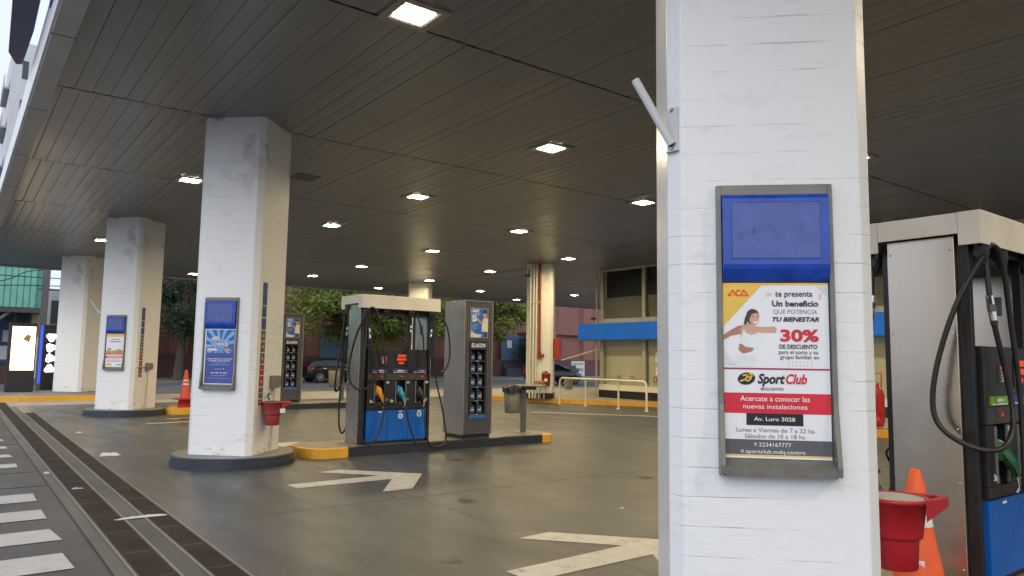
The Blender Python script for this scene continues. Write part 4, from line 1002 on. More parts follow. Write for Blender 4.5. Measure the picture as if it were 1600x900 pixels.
# ------------------------------------------------------------------ oil cabinets
def cabinet(loc, sc, label):
    t = empty('oil_cabinet', loc, 0, label, 'cabinet', 'grey motor oil display cabinets')
    t.scale = (sc, sc, sc)
    W, D, H = .60, .62, 2.33; ox0, ox1 = .115, .455; oz0, oz1 = .36, 1.56
    mb = MB(); mb.box((0, .0, .06), (.02, D, H), 'flanks'); mb.box((W-.02, .0, .06), (W, D, H), 'flanks'); mb.box((.02, D-.02, .06), (W-.02, D, H), 'flanks'); mb.box((.02, .0, H-.02), (W-.02, D-.02, H-.002), 'flanks'); mb.build('side_panel', t, .003)
    mb = MB(); mb.box((.03, .03, 0), (W-.03, D-.03, .06), 'black'); mb.build('foot', t)
    mb = MB()
    n_ = 15; pw = (W-.04)/n_
    for k in range(n_):
        x = .02+k*pw
        def rib(z0, z1, xa=x, xb=x+pw):
            if xb-xa < .004: return
            mb.extr([(xa, .01), (xa+.006, -.006), (xb-.008, -.006), (xb-.002, .01)], 'z', z0, z1, 'cab')
        if x+pw < ox0 or x > ox1: rib(.07, H-.03)
        else: rib(.07, oz0); rib(oz1, H-.03)
    mb.box((.02, .01, .07), (ox0, .02, H-.03), 'cab'); mb.box((ox1, .01, .07), (W-.02, .02, H-.03), 'cab'); mb.box((ox0, .01, .07), (ox1, .02, oz0), 'cab'); mb.box((ox0, .01, oz1), (ox1, .02, H-.03), 'cab')
    mb.build('ribbed_front', t)
    mb = MB(); mb.box((ox0, .25, oz0), (ox1, .27, oz1), 'cab_in'); mb.box((ox0, .02, oz0), (ox0+.008, .25, oz1), 'cab_in'); mb.box((ox1-.008, .02, oz0), (ox1, .25, oz1), 'cab_in'); mb.build('niche', t)
    sh = [.40, .63, .86, 1.09, 1.30]
    for z in sh:
        mb = MB(); mb.box((ox0+.008, .01, z-.012), (ox1-.008, .25, z), 'cab'); mb.box((ox0+.13, .002, z-.014), (ox0+.19, .01, z+.004), 'grey_p'); mb.build('shelf', t)
    TT = Matrix(((1, 0, 0, 0), (0, 0, -1, 0), (0, 1, 0, 0), (0, 0, 0, 1)))
    mb = MB(); mb.box((ox0-.01, -.014, 1.49), (ox1+.012, -.008, 1.64), 'navy'); mb.box((ox0-.01, -.014, oz0-.0), (ox0, -.008, 1.49), 'navy'); mb.box((ox1, -.014, oz0), (ox1+.012, -.008, 1.49), 'navy'); mb.box((ox0-.01, -.014, oz0-.03), (ox1+.012, -.008, oz0+.03), 'blue_p')
    b2 = MB(TT); put_text(b2, 'ELAION', ox0+.025, ox1-.02, 1.53, 1.60, .0155, 'white', .03, .2, 1.1)
    mb.add(b2.v, b2.f, 'white'); mb.build('blue_surround', t)
    # poster
    mb = MB(TT); x0, x1, y0, y1 = .125, .475, 1.70, 2.20
    z1, z2, z3 = .0125, .0135, .0145
    mb2 = MB(); mb.box((x0-.003, y0-.003, .008), (x1+.003, y1+.003, .012), 'white')
    rect(mb, x0, y0, x1, y1, z1, 'blue_p'); poly_at(mb, [(x0, y0), (x0+.20, y0), (x0+.22, y0+.05), (x0+.1, y0+.06), (x0, y0+.10)], z2, 'cream_p')
    poly_at(mb, [(x1-.13, y0+.10), (x1, y0+.10), (x1, y0+.33), (x1-.03, y0+.34), (x1-.10, y0+.33), (x1-.12, y0+.25)], z2, 'cream_p')
    ellipse(mb, x1-.062, y0+.395, .042, .055, z2, 'tan_p', 16); ellipse(mb, x1-.062, y0+.44, .045, .028, z3, 'navy', 14)
    poly_at(mb, [(x1-.13, y0+.22), (x1-.14, y0+.27), (x0+.12, y0+.34), (x0+.10, y0+.31)], z3, 'tan_p')
    poly_at(mb, [(x0+.03, y0+.26), (x0+.11, y0+.28), (x0+.10, y0+.40), (x0+.02, y0+.38)], z3, 'white'); poly_at(mb, [(x0+.045, y0+.29), (x0+.09, y0+.30), (x0+.085, y0+.37), (x0+.04, y0+.36)], z3+.001, 'sky_p')
    for k, (a, b) in enumerate(((.02, .17), (.02, .15), (.02, .20), (.02, .18))): rect(mb, x0+a, y1-.04-k*.028, x0+b, y1-.026-k*.028, z3, 'white' if k < 2 else 'sky_p')
    for k in range(3): rect(mb, x0+.02, y0+.21-k*.03, x0+.14-.01*k, y0+.22-k*.03, z3, 'sky_p')
    ellipse(mb, x0+.03, y0+.115, .016, .016, z3, 'sky_p', 10); rect(mb, x1-.07, y0+.01, x1-.03, y0+.09, z3, 'navy')
    mb.build('poster', t)
    return t, sh, ox0
bproto = None
def bottle_at(x, y, z, sc, label):
    global bproto
    if bproto is None:
        t = empty('oil_bottle', (x, y, z), 0, label, 'oil bottle', 'motor oil bottles on the cabinet shelves'); bproto = t
        mb = MB(); mb.prism([(-.045, -.03), (.045, -.03), (.055, 0), (.045, .03), (-.045, .03), (-.055, 0)], 0, .15, 'bottle')
        mb.prism([(-.045, -.028), (.0, -.028), (.01, 0), (.0, .028), (-.045, .028)], .15, .175, 'bottle')
        mb.tube([(.03, 0, .06), (.062, 0, .11), (.04, 0, .16), (.0, 0, .17)], .01, 'bottle', 6); mb.build('bottle_body', t, .004)
        mb = MB(); mb.lathe([(.016, .175), (.016, .198), (.0, .2)], (-.02, 0, 0), 'bottle_c', 12); mb.build('bottle_cap', t)
        mb = MB(); mb.box((-.042, -.0335, .03), (.040, -.031, .13), 'bottle_l'); mb.box((-.03, -.0345, .06), (.02, -.0335, .085), 'ltgrey_p'); mb.box((.022, -.0345, .035), (.038, -.0335, .12), 'bottle_c'); mb.build('bottle_label', t)
    else: t = copy_tree(bproto)
    t.location = (x, y, z); t['label'] = label; t.scale = (sc, sc, sc); return t
order = ['bottom', 'second lowest', 'middle', 'second highest', 'top']
for loc, sc, lb, where in (((6.865, 10.31, .15), 1.0, 'grey ribbed oil display cabinet beside the middle pump', 'of the cabinet beside the middle pump'),
                       ((7.45, 20.6, .15), 1.10, 'farther oil display cabinet seen beside the signed pillar with kerb', 'of the farther oil cabinet')):
    t, sh, ox0 = cabinet(loc, sc, lb)
    for k, z in enumerate(sh):
        for j, sd_ in enumerate(('left', 'right')):
            bottle_at(loc[0]+sc*(ox0+.095+j*.15), loc[1]+sc*.07, loc[2]+sc*z, sc*(1.0 if k < 4 else .8), '%s oil bottle on the %s shelf %s' % (sd_, order[k], where))

# ------------------------------------------------------------------ bin on post
def bin_post(loc, sc, label, bag):
    t = empty('litter_bin', loc, R(0), label, 'litter bin', 'grey litter bins hung on island posts')
    mb = MB(); mb.box((-.05, -.05, 0), (.05, .05, .86), 'cab'); mb.lathe([(.14, 0), (.14, .012), (.05, .014)], (0, 0, 0), 'box_gr', 20); mb.build('post', t, .004)
    mb = MB(); mb.box((-.14, -.19, .86), (.42, .19, .885), 'box_gr'); mb.box((.0, -.15, .80), (.22, .15, .86), 'black'); mb.build('table_top', t, .01)
    mb = MB(); mb.lathe([(.0, .38), (.135, .38), (.142, .40), (.168, .84), (.16, .84), (.135, .42), (0, .42)], (-.225, -.12, 0), 'bin_g', 24, cap=False); mb.build('bin_body', t)
    if bag:
        mb = MB(); pr_ = []
        vs, fs = [], []; n_ = 36
        for i, (r_, z_) in enumerate([(.160, .80), (.162, .852), (.180, .872), (.188, .83), (.184, .75)]):
            for k in range(n_):
                th = 2*math.pi*k/n_; rr_ = r_+random.uniform(-.006, .010)*(i > 1); vs.append((-.225+rr_*math.cos(th), -.12+rr_*math.sin(th), z_+random.uniform(-.018, .018)*(i > 1)))
        for i in range(4):
            for k in range(n_): fs.append((i*n_+k, i*n_+(k+1) % n_, (i+1)*n_+(k+1) % n_, (i+1)*n_+k))
        mb.add(vs, fs, 'bag', True); mb.build('bin_bag', t)
    t.scale = (sc, sc, sc); return t
b = bin_post((8.40, 10.62, .15), .98, 'grey bin with black bag hanging from a steel post at the island end', True)
b.rotation_euler = (0, 0, R(-30))
b = bin_post((9.55, 21.0, .15), 1.08, 'far greenish grey bin hanging under a small table on the farther island', False)
b.rotation_euler = (0, 0, R(-25))

# ------------------------------------------------------------------ pipes and red gear on the column
r5 = (P5.Rc-P5.Lc).normalized(); n5 = Vector((-q45, -q45, 0))
def on5(u, out): p = P5.Lc + r5*u + n5*out; return p
names = [(.05, .03), (.13, .03), (.21, .03)]
prt = None
lbs = ['leftmost of three white pipes running down the cream column', 'middle one of three white pipes running down the cream column', 'white pipe next to the red pipe on the cream column']
for i, (u, r_) in enumerate(((.06, .032), (.17, .032), (.27, .032))):
    p = on5(u, .05); mb = MB(); mb.tube([(p.x, p.y, .16), (p.x, p.y, 4.79)], r_, 'ivory', 12)
    o = mb.build('white_pipe'); tag(o, lbs[i], 'pipe', 'white pipes on the column')
p = on5(.39, .055); mb = MB(); mb.tube([(p.x, p.y, 1.72), (p.x, p.y, 4.79)], .042, 'pipe_red', 12)
t = mb.build('red_pipe'); tag(t, 'red fire water pipe running down the cream column to a valve', 'pipe')
mb = MB(); mb.tube([(p.x, p.y, 1.50), (p.x, p.y, 1.76)], .06, 'pipe_red', 12); mb.tube([(p.x, p.y, 1.62), (p.x+.09, p.y-.09, 1.62)], .045, 'pipe_red', 12); mb.tube([(p.x+.09, p.y-.09, 1.62), (p.x+.11, p.y-.11, 1.62)], .07, 'pipe_red', 12); mb.build('valve', t)
mb = MB(); a, c_ = on5(.02, .085), on5(.46, .085); mb.tube([(a.x, a.y, 3.42), (c_.x, c_.y, 3.46)], .014, 'ivory', 8); tag(mb.build('pipe_clamp'), 'thin white clamp bar across the pipes on the cream column', 'clamp')
mb = MB(); a = on5(.0, .10); mb.box((a.x-.12, a.y-.03, 4.33), (a.x+.05, a.y+.05, 4.40), 'black'); mb.box((a.x-.02, a.y-.02, 4.40), (a.x+.0, a.y, 4.6), 'black'); tag(mb.build('security_camera'), 'black camera fixed near the top left of the cream column', 'camera')
# extinguisher-like red canister in holder
p = on5(.64, .11)
t = empty('red_canister', (p.x, p.y, .58), 0, 'small red canister hung low on the front of the cream column', 'fire canister')
mb = MB(); mb.lathe([(.0, 0), (.11, .0), (.125, .03), (.14, .36), (.15, .38), (.15, .42), (.13, .44), (0, .45)], (0, 0, 0), 'pipe_red', 18, cap=False); mb.build('canister_body', t)
mb = MB(); mb.tube([(0, 0, .40), (0, 0, .50)], .05, 'black', 10); mb.tube(smooth_path([(.0, 0, .48), (-.16, 0, .46), (-.19, 0, .2)], 4), .015, 'black', 8); mb.build('canister_head', t)
mb = MB(Matrix.Translation((0, 0, 0)) @ Matrix(((q45, 0, -q45, -.10), (-q45, 0, -q45, -.10), (0, 1, 0, 0), (0, 0, 0, 1)))); rect(mb, -.05, .16, .05, .26, .0, 'white'); mb.build('canister_label', t)
t = empty('stool', on5(.42, .25).to_tuple()[:2]+(.15,), 0, 'small wooden stool at the foot of the cream column', 'stool')
mb = MB(); mb.box((-.14, -.12, .52), (.14, .12, .60), 'wood'); mb.build('seat', t, .006)
for sx_ in (-.12, .12):
    for sy_ in (-.10, .10):
        mb = MB(); mb.box((sx_-.012, sy_-.012, 0), (sx_+.012, sy_+.012, .52), 'conduit'); mb.build('leg', t)
# red fire cabinet on the column's right
p = P5.Rl + (P5.Rr-P5.Rl).normalized()*.18 + Vector((q45, -q45, 0))*.02
t = empty('fire_cabinet', (p.x, p.y, 1.52), R(45), 'red metal fire cabinet fixed to the right side of the cream column', 'fire cabinet')
mb = MB(); mb.box((-.12, -.22, 0), (.30, .0, .68), 'pipe_red'); mb.build('cabinet_case', t, .01)
mb = MB(); mb.box((-.10, -.232, .03), (.28, -.222, .65), 'red_pl'); mb.build('cabinet_door', t, .004)
mb = MB(); mb.box((.24, -.25, .30), (.26, -.232, .36), 'black'); mb.build('handle', t)

# ------------------------------------------------------------------ guard rail
def guard_rail():
    t = empty('guard_rail', (16.4, 14.87, 0), 0, 'low white tubular guard rail in front of the shop windows', 'guard rail')
    mb = MB(); y1 = 3.89; zt = .87; r_ = .035; X = lambda y: 0
    pts = [(0, 0, .0), (0, 0, zt-.14), (0, .04, zt-.04), (0, .14, zt), (0, 2, zt), (0, y1-.14, zt), (0, y1-.04, zt-.04), (0, y1, zt-.14), (0, y1, 0)]
    mb.tube(pts, r_, 'ivory', 12); mb.build('top_rail', t)
    for y in (1.15, 2.62):
        mb = MB(); mb.tube([(0, y, 0), (0, y, zt-.01)], .03, 'ivory', 12); mb.build('post', t)
    for y in (0, 1.15, 2.62, y1):
        mb = MB(); mb.lathe([(.07, 0), (.07, .01), (.03, .012)], (0, y, 0), 'ivory', 14); mb.build('foot_plate', t)
guard_rail()

# ------------------------------------------------------------------ shop
SX = 18.8
shop = empty('shop', (SX, 19.35, .15), 0, 'cream framed glass fronted shop with a long blue band under the canopy', 'shop building')
def SO(): return MB(Matrix.Translation((-SX, -19.35, -.15)))
mb = SO(); mb.box((SX, -5, .15), (SX+.14, 19.35, .42), 'black'); mb.box((SX+.141, -5, .15), (30, 19.30, .30), 'pale'); mb.build('plinth', shop)
mb = SO(); mb.box((SX+3.2, -5, .30), (SX+3.3, 19.2, 4.78), 'blind_d'); mb.box((SX+.3, 19.22, .30), (28, 19.32, 4.78), 'ivory_d'); mb.build('wall', shop)
mb = SO()
ys = [19.22, 17.18, 15.1, 13.0, 10.9, 8.8, 6.7, 4.6, 2.5, .4, -2, -4.8]
for y in ys: mb.box((SX+.0, y-.07, .42), (SX+.12, y+.07, 4.79), 'ivory_d')
mb.box((SX-.003, -4.8, .42), (SX+.123, 19.35, .62), 'ivory'); mb.box((SX-.003, -4.8, 2.78), (SX+.123, 19.35, 2.98), 'ivory_d'); mb.box((SX+.01, -4.8, 4.7), (SX+.11, 19.34, 4.785), 'ivory_d')
mb.box((SX-.04, -4.8, .42), (SX-.004, 19.35, .47), 'ivory')
mb.build('window_frame', shop, .004)
for i in range(len(ys)-1):
    a, b = ys[i+1]+.07, ys[i]-.07
    mb = SO(); mb.box((SX+.05, a, .62), (SX+.056, b, 2.78), 'glass'); o = mb.build('window', shop)
    mb = SO(); mb.box((SX+.16, a, .62), (SX+.17, b, 2.42), 'blind'); mb.build('blind', o)
    mb = SO(); mb.box((SX+.05, a, 2.98), (SX+.056, b, 4.70), 'glass'); o = mb.build('window', shop)
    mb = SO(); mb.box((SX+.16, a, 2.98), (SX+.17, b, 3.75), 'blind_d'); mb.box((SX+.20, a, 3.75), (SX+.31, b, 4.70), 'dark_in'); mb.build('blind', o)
mb = SO(); mb.box((SX-.36, -4.8, 2.22), (SX-.05, 20.1, 2.80), 'sign_blue'); o = mb.build('blue_band', shop, .01)
mb = SO(); mb.box((SX-.37, -4.8, 2.19), (SX-.04, 20.12, 2.22), 'shop_bl'); mb.build('band_trim', shop)
mb = SO(); mb.tube([(SX-.12, 19.36, .16), (SX-.12, 19.36, 4.79)], .03, 'ivory_d', 10); mb.build('downpipe', shop)
mb = SO(); mb.tube([(SX+.0, 19.4, 1.88), (SX-.1, 21.3, 1.46)], .02, 'ivory', 8); mb.build('stay_rod', shop)
TT = Matrix(((0, 0, -1, SX+.046), (-1, 0, 0, 0), (0, 1, 0, 0), (0, 0, 0, 1)))
for s_, yb in (('O', 1.64), ('D', 1.46), ('d', 1.18), ('E.', 1.02)):
    mb = MB(Matrix.Translation((-SX, -19.35, -.15)) @ TT)
    put_text(mb, s_, -16.68, -16.52 if len(s_) == 1 else -16.44, yb, yb+.13, 0, 'white', .05); mb.build('window_letter', shop)
for y in (-18.38, -17.75, -16.70):
    mb = MB(Matrix.Translation((-SX, -19.35, -.15)) @ TT); mb.lathe([(.10, 0), (.10, .002)], (y, .86, 0), 'pipe_red', 16); mb.lathe([(.06, .003), (.06, .004)], (y, .86, 0), 'ivory_d', 16)
    mb.build('round_window_sticker', shop)
mb = MB(); mb.box((SX-.32, 19.38, 2.96), (SX-.10, 19.46, 3.03), 'black'); mb.box((SX-.12, 19.36, 3.0), (SX-.10, 19.40, 3.2), 'black'); tag(mb.build('security_camera'), 'tiny black camera on the shop corner above the blue band', 'camera')
# wheeled extinguisher on shop pavement seen through the gap
t = empty('wheeled_extinguisher', (15.55, 7.66, .15), 0, 'red wheeled fire extinguisher seen between front pillar and nearest pump', 'fire extinguisher')
mb = MB(); mb.lathe([(0, .12), (.13, .12), (.15, .16), (.15, .70), (.12, .80), (.04, .86), (0, .86)], (0, 0, 0), 'red_pl', 20, cap=False); mb.build('cylinder', t)
mb = MB(); mb.tube([(-.13, -.16, .16), (-.13, .16, .16)], .12, 'red_pl', 14); mb.build('wheel', t)
mb = MB(); mb.tube(smooth_path([(0, 0, .86), (-.12, -.1, .95), (-.2, -.12, .7), (-.17, -.05, .4), (-.18, .05, .6), (-.1, .05, .8)], 5), .018, 'red_pl', 8); mb.build('hose', t)
mb = MB(); mb.tube([(0, -.1, .85), (.02, -.1, 1.15), (.02, .1, 1.15), (0, .1, .85)], .014, 'red_pl', 8); mb.build('handle', t)

# ------------------------------------------------------------------ cars
def car(loc, rz, label, k=1.):
    t = empty('parked_car', loc, rz, label, 'car', 'dark cars parked on the road behind'); t.scale = (k, k, k)
    # x forward 0..4.1 (rear at 0)
    st = [(0.0, .42, .78, .80, .70), (.06, .30, .90, .95, .80), (.25, .26, .92, 1.18, .84), (.55, .24, .93, 1.36, .85), (1.1, .24, .93, 1.43, .85), (1.9, .24, .92, 1.42, .85), (2.5, .24, .90, 1.28, .85), (2.95, .24, .88, .97, .84), (3.3, .24, .84, .86, .83), (3.85, .26, .72, .74, .76), (4.08, .34, .60, .61, .62)]
    vs, fs = [], []
    for x, zb, zs, zr, hw in st:
        roofw = hw*.72 if zr-zs > .1 else hw*.9
        ring = [(x, -hw*.92, zb), (x, -hw, zb+.18), (x, -hw, (zb+zs)/2+.08), (x, -hw*.96, zs), (x, -roofw, zr-.03), (x, -roofw*.7, zr), (x, roofw*.7, zr), (x, roofw, zr-.03), (x, hw*.96, zs), (x, hw, (zb+zs)/2+.08), (x, hw, zb+.18), (x, hw*.92, zb)]
        vs += ring
    n_ = 12
    for i in range(len(st)-1):
        for k_ in range(n_): fs.append((i*n_+k_, i*n_+(k_+1) % n_, (i+1)*n_+(k_+1) % n_, (i+1)*n_+k_))
    mb = MB(); mb.add(vs, fs, 'carblk', True); mb.add(vs[:n_], [tuple(reversed(range(n_)))], 'carblk'); mb.add(vs[-n_:], [tuple(range(n_))], 'carblk'); mb.build('body', t)
    for sd_ in (-1, 1):
        mb = MB()
        for a, b in ((2, 4), (4, 5), (5, 7)):
            s0, s1 = st[a], st[b]
            def pt(s, f, dx=0): 
                rw = s[4]*.72 if s[3]-s[2] > .1 else s[4]*.9
                y0_, z0_ = s[4]*.96, s[2]; y1_, z1_ = rw, s[3]-.03
                return (s[0]+dx, sd_*(y0_+(y1_-y0_)*f+.008), z0_+(z1_-z0_)*f)
            mb.quad([pt(s0, .10, .04), pt(s1, .10, -.04), pt(s1, .85, -.04), pt(s0, .85, .04)], 'glass_dk')
        mb.build('side_window', t)
    mb = MB(); mb.quad([(2.56, -.52, 1.28), (2.56, .52, 1.28), (3.0, .70, .97), (3.0, -.70, .97)], 'glass_dk'); mb.build('windscreen', t)
    mb = MB(); mb.quad([(.22, -.55, 1.20), (.22, .55, 1.20), (.03, .62, .95), (.03, -.62, .95)], 'glass_dk'); mb.build('rear_window', t)
    for sd_ in (-1, 1):
        mb = MB(); mb.box((.0, sd_*.72-.1, .76), (.16, sd_*.72+.1, .98), 'lamp_red'); mb.build('tail_light', t, .02)
        mb = MB(); mb.box((3.75, sd_*.60-.14, .56), (3.95, sd_*.60+.14, .68), 'headl'); mb.build('headlight', t, .02)
        mb = MB(); mb.box((2.55, sd_*.88-.06, .93), (2.68, sd_*.88+.06, 1.05), 'carblk'); mb.build('mirror', t, .01)
        for x in (.72, 3.22):
            mb = MB(); mb.tube([(x, sd_*.70, .32), (x, sd_*.87, .32)], .315, 'tyre', 24); wh = mb.build('wheel', t)
            mb = MB(); mb.tube([(x, sd_*.872, .32), (x, sd_*.878, .32)], .20, 'glass_dk', 20)
            for q in range(7):
                a = 2*math.pi*q/7; mb.tube([(x, sd_*.885, .32), (x+.19*math.cos(a), sd_*.885, .32+.19*math.sin(a))], .022, 'rim', 6)
            mb.lathe([(0, 0), (0, 0)], (0, 0, 0), 'rim', 4, cap=False)
            rg = [(x+.20*math.cos(2*math.pi*q/20), sd_*.882, .32+.20*math.sin(2*math.pi*q/20)) for q in range(21)]
            mb.tube(rg, .014, 'rim', 6); mb.build('rim', wh)
    mb = MB(); mb.box((-.02, -.72, .34), (.08, .72, .50), 'carblk'); mb.build('bumper', t, .02)
    return t
car((15.55, 39.4, .0), 0, 'black hatchback parked across the road left of the middle pump', .94)
car((26.95, 33.4, .0), 0, 'dark car half hidden behind the cream column with the red pipe', .88)

# street bin & sign
t = empty('street_bin', (23.1, 25.8, .0), 0, 'cream street bin beyond the left end of the guard rail', 'litter bin')
t.scale = (.7, .7, .62)
mb = MB(); mb.lathe([(0, .15), (.27, .15), (.30, 1.0), (.32, 1.02), (.30, 1.04), (0, 1.04)], (0, 0, 0), 'ivory_d', 20, cap=False); mb.build('bin_body', t)
mb = MB(); mb.tube([(0, 0, 0), (0, 0, .16)], .06, 'box_gr', 8); mb.build('post', t)
t = empty('notice_board', (42.1, 45.90, .1), 0, 'white notice with blue lettering on the brick wall left of the shop', 'sign')
mb = MB(); mb.box((-.75, -.06, -.05), (.75, -.02, 1.25), 'white_wall'); mb.build('board', t)
mb = MB(Matrix(((1, 0, 0, 0), (0, 0, -1, -.061), (0, 1, 0, 0), (0, 0, 0, 1)))); put_text(mb, 'ALQUILO', -.6, .6, .42, .68, .002, 'shop_bl', .04); rect(mb, -.6, .95, .6, 1.10, .002, 'tan_p'); mb.build('lettering', t)

# ------------------------------------------------------------------ brick building
t = empty('brick_building', (30, 46, .1), 0, 'long red brick building with recessed panels across the road', 'building')
O = (30, 46, .1)
def BO(): return MB(Matrix.Translation((-O[0], -O[1], -O[2])))
mb = BO(); mb.box((8.3, 46.4, 0), (75, 54, 9.2), 'brick')
for x in [10.1+4.1*i for i in range(16)]: mb.box((x, 46.0, .0), (x+1.0, 46.398, 8.8), 'brick')
mb.box((8.3, 46.0, 8.802), (75, 46.398, 9.2), 'brick')
for z in (3.55, 7.0): mb.box((8.3, 46.12, z), (75, 46.40, z+.9), 'brick')
mb.build('wall', t)
mb = BO(); mb.box((8.3, 45.85, 0), (75, 45.998, 1.45), 'brick_dk'); mb.build('plinth', t)
mb = BO()
for x in [10.1+4.1*i for i in range(15)]:
    mb.box((x+1.0, 46.10, 3.50), (x+4.1, 46.14, 3.56), 'brick_dk'); mb.box((x+1.0, 46.10, 6.95), (x+4.1, 46.14, 7.02), 'brick_dk')
mb.build('ledge', t)
for x0, x1 in ((34.0, 36.2), (19.2, 21.6)):
    mb = BO(); mb.box((x0, 45.82, 1.35), (x1, 45.849, 3.3), 'door_blue'); d_ = mb.build('door', t)
    if x0 > 30: mb = BO(); mb.box((x0+.55, 45.80, 2.3), (x0+1.0, 45.818, 2.9), 'white'); mb.build('notice', d_)
for x0 in (34.1, 40.2): 
    mb = MB(); mb.box((x0, 45.2, .1), (x0+1.4, 45.6, .75), 'benchm'); mb.box((x0, 45.55, .75), (x0+1.4, 45.6, 1.0), 'benchm')
    tag(mb.build('bench', bevel=.02), 'bluish bench at the foot of the brick wall ' + ('left of the dark bush' if x0 < 36 else 'right of the dark bush'), 'bench', 'benches by the brick wall')

# ------------------------------------------------------------------ trees
def tree(loc, h, crown_c, crown_r, nleaf, leafm, label, lean=(0, 0), ls=.16, seed=1, tr=.22, cat='tree', clumps=26, group='street trees across the road'):
    random.seed(seed)
    t = empty('street_tree', loc, 0, label, cat, group)
    mb = MB(); top = Vector((lean[0], lean[1], h)); base = Vector((0, 0, 0))
    tp = [base, Vector((lean[0]*.15, lean[1]*.15, h*.3)), Vector((lean[0]*.5, lean[1]*.5, h*.65)), top]
    mb.tube(smooth_path(tp, 4), [tr*(1.25 if i == 0 else 1-.055*i) for i in range(13)], 'bark', 10)
    C = Vector(crown_c); centres = []
    for k in range(clumps):
        while True:
            v = Vector((random.uniform(-1, 1), random.uniform(-1, 1), random.uniform(-1, 1)))
            if .35 < v.length < 1: break
        centres.append((C + Vector((v.x*crown_r[0], v.y*crown_r[1], v.z*crown_r[2])), random.uniform(.45, 1.05)))
    for c_, _ in centres[::2]:
        a = tp[2].lerp(top, random.random()); m_ = a.lerp(c_, .5)+Vector((0, 0, -.25))
        mb.tube(smooth_path([a, m_, c_], 4), [tr*.42*(1-.1*i) for i in range(9)], 'bark', 6)
    mb.build('trunk', t)
    mb = MB(); vs, fs = [], []
    per = nleaf//clumps
    for c_, r_ in centres:
        for k in range(per):
            v = Vector((random.gauss(0, 1), random.gauss(0, 1), random.gauss(0, .75))); v = v.normalized()*r_*min(1.25, random.random()**.45*1.15)
            p = c_+v; s = ls*random.uniform(.6, 1.3)
            a = Vector((random.uniform(-1, 1), random.uniform(-1, 1), random.uniform(-.7, .7))).normalized(); b_ = a.orthogonal().normalized(); b_ = (Matrix.Rotation(random.uniform(0, 6.28), 3, a) @ b_)
            o_ = len(vs); vs += [p-a*s*.6, p+b_*s*.28, p+a*s*.6, p-b_*s*.28]; fs.append((o_, o_+1, o_+2, o_+3))
    mb.add(vs, fs, leafm); mb.build('crown', t); return t
tree((20.3, 41.6, .1), 4.2, (0, -.3, 5.1), (5.4, 2.6, 3.1), 30000, 'leafA', 'broad bright green tree behind the middle pump and black car', (-1.2, 0), .22, 3, .26, clumps=85)
tree((27.3, 41.8, .1), 4.4, (.6, -.3, 5.3), (4.8, 2.6, 3.0), 24000, 'leafA', 'bright green tree whose crown ends left of the piped column', (.5, 0), .22, 5, .24, clumps=70)
tree((9.6, 41.5, .1), 4.0, (.3, 0, 5.2), (2.5, 2.0, 3.0), 9000, 'leafB', 'dark green tree with pale trunk between the two left pillars', (.2, 0), .20, 8, .30, clumps=30)
tree((13.2, 43.0, .1), 4.0, (.0, 0, 4.6), (2.3, 1.8, 3.3), 8000, 'leafB', 'dark leafy tree just left of the signed pillar with kerb', (.1, 0), .20, 9, .2, clumps=26)
tree((7.0, 43.5, .1), 4.0, (.0, 0, 4.6), (2.3, 1.8, 3.3), 7000, 'leafB', 'dark tree hidden behind the farther signed pillar', (.1, 0), .20, 12, .2, clumps=26)
b = tree((36.4, 44.6, .1), 1.2, (0, 0, 2.0), (1.05, .7, 1.1), 7000, 'leafC', 'round dark bush on a short stem before the brick wall', (0, 0), .13, 11, .12, 'bush', 16)
random.seed(21)
# ------------------------------------------------------------------ left: kiosks and buildings
t = empty('screen_kiosk', (1.46, 29.4, .15), 0, 'tall black kiosk with a glowing warm white screen at the street corner', 'kiosk')
mb = MB(); mb.box((.0, .0, .0), (.80, .22, 2.30), 'kiosk'); mb.build('housing', t, .03)
mb = MB(); mb.box((.10, -.006, .72), (.76, -.001, 2.18), 'screen'); s_ = mb.build('screen', t)
mb = MB(Matrix(((1, 0, 0, 0), (0, 0, -1, -.008), (0, 1, 0, 0), (0, 0, 0, 1)))); poly_at(mb, [(.40, 1.75), (.52, 1.92), (.64, 1.88), (.60, 1.70), (.62, 1.62)], 0, 'tan_p'); rect(mb, .25, 1.72, .28, 1.86, 0, 'cream_p')
for k in range(3): rect(mb, .25, 1.50-k*.07, .55, 1.515-k*.07, 0, 'tan_p')
mb.build('screen_image', s_)
t = empty('blue_light_column', (2.40, 30.1, .15), 0, 'slim glowing blue light strip between the two black kiosks', 'light strip')
mb = MB(); mb.box((0, 0, 0), (.10, .1, .25), 'box_gr'); mb.build('base', t); mb = MB(); mb.box((.02, 0, .25), (.09, .08, 2.25), 'blue_led'); mb.build('lit_tube', t)
t = empty('menu_kiosk', (2.55, 30.6, .15), 0, 'dark menu kiosk with four glowing white shapes beside the leftmost pillar', 'kiosk')
mb = MB(); mb.box((.0, .0, .0), (.75, .2, 2.30), 'kiosk'); mb.build('housing', t, .02)
for k in range(4):
    mb = MB(Matrix(((1, 0, 0, 0), (0, 0, -1, -.004), (0, 1, 0, 0), (0, 0, 0, 1))))
    pts = []
    for q in range(14):
        a = 2*math.pi*q/14; r_ = (.15+.03*math.sin(3*a+k)); pts.append((.24+r_*math.cos(a)*1.0, 1.86-k*.37+r_*.95*math.sin(a)))
    mb.add([(x, y, 0) for x, y in pts]+[(x, y, .01) for x, y in pts], [tuple(range(14, 28))]+[(i, (i+1) % 14, 14+(i+1) % 14, 14+i) for i in range(14)], 'screen_w'); mb.build('glowing_emblem', t)

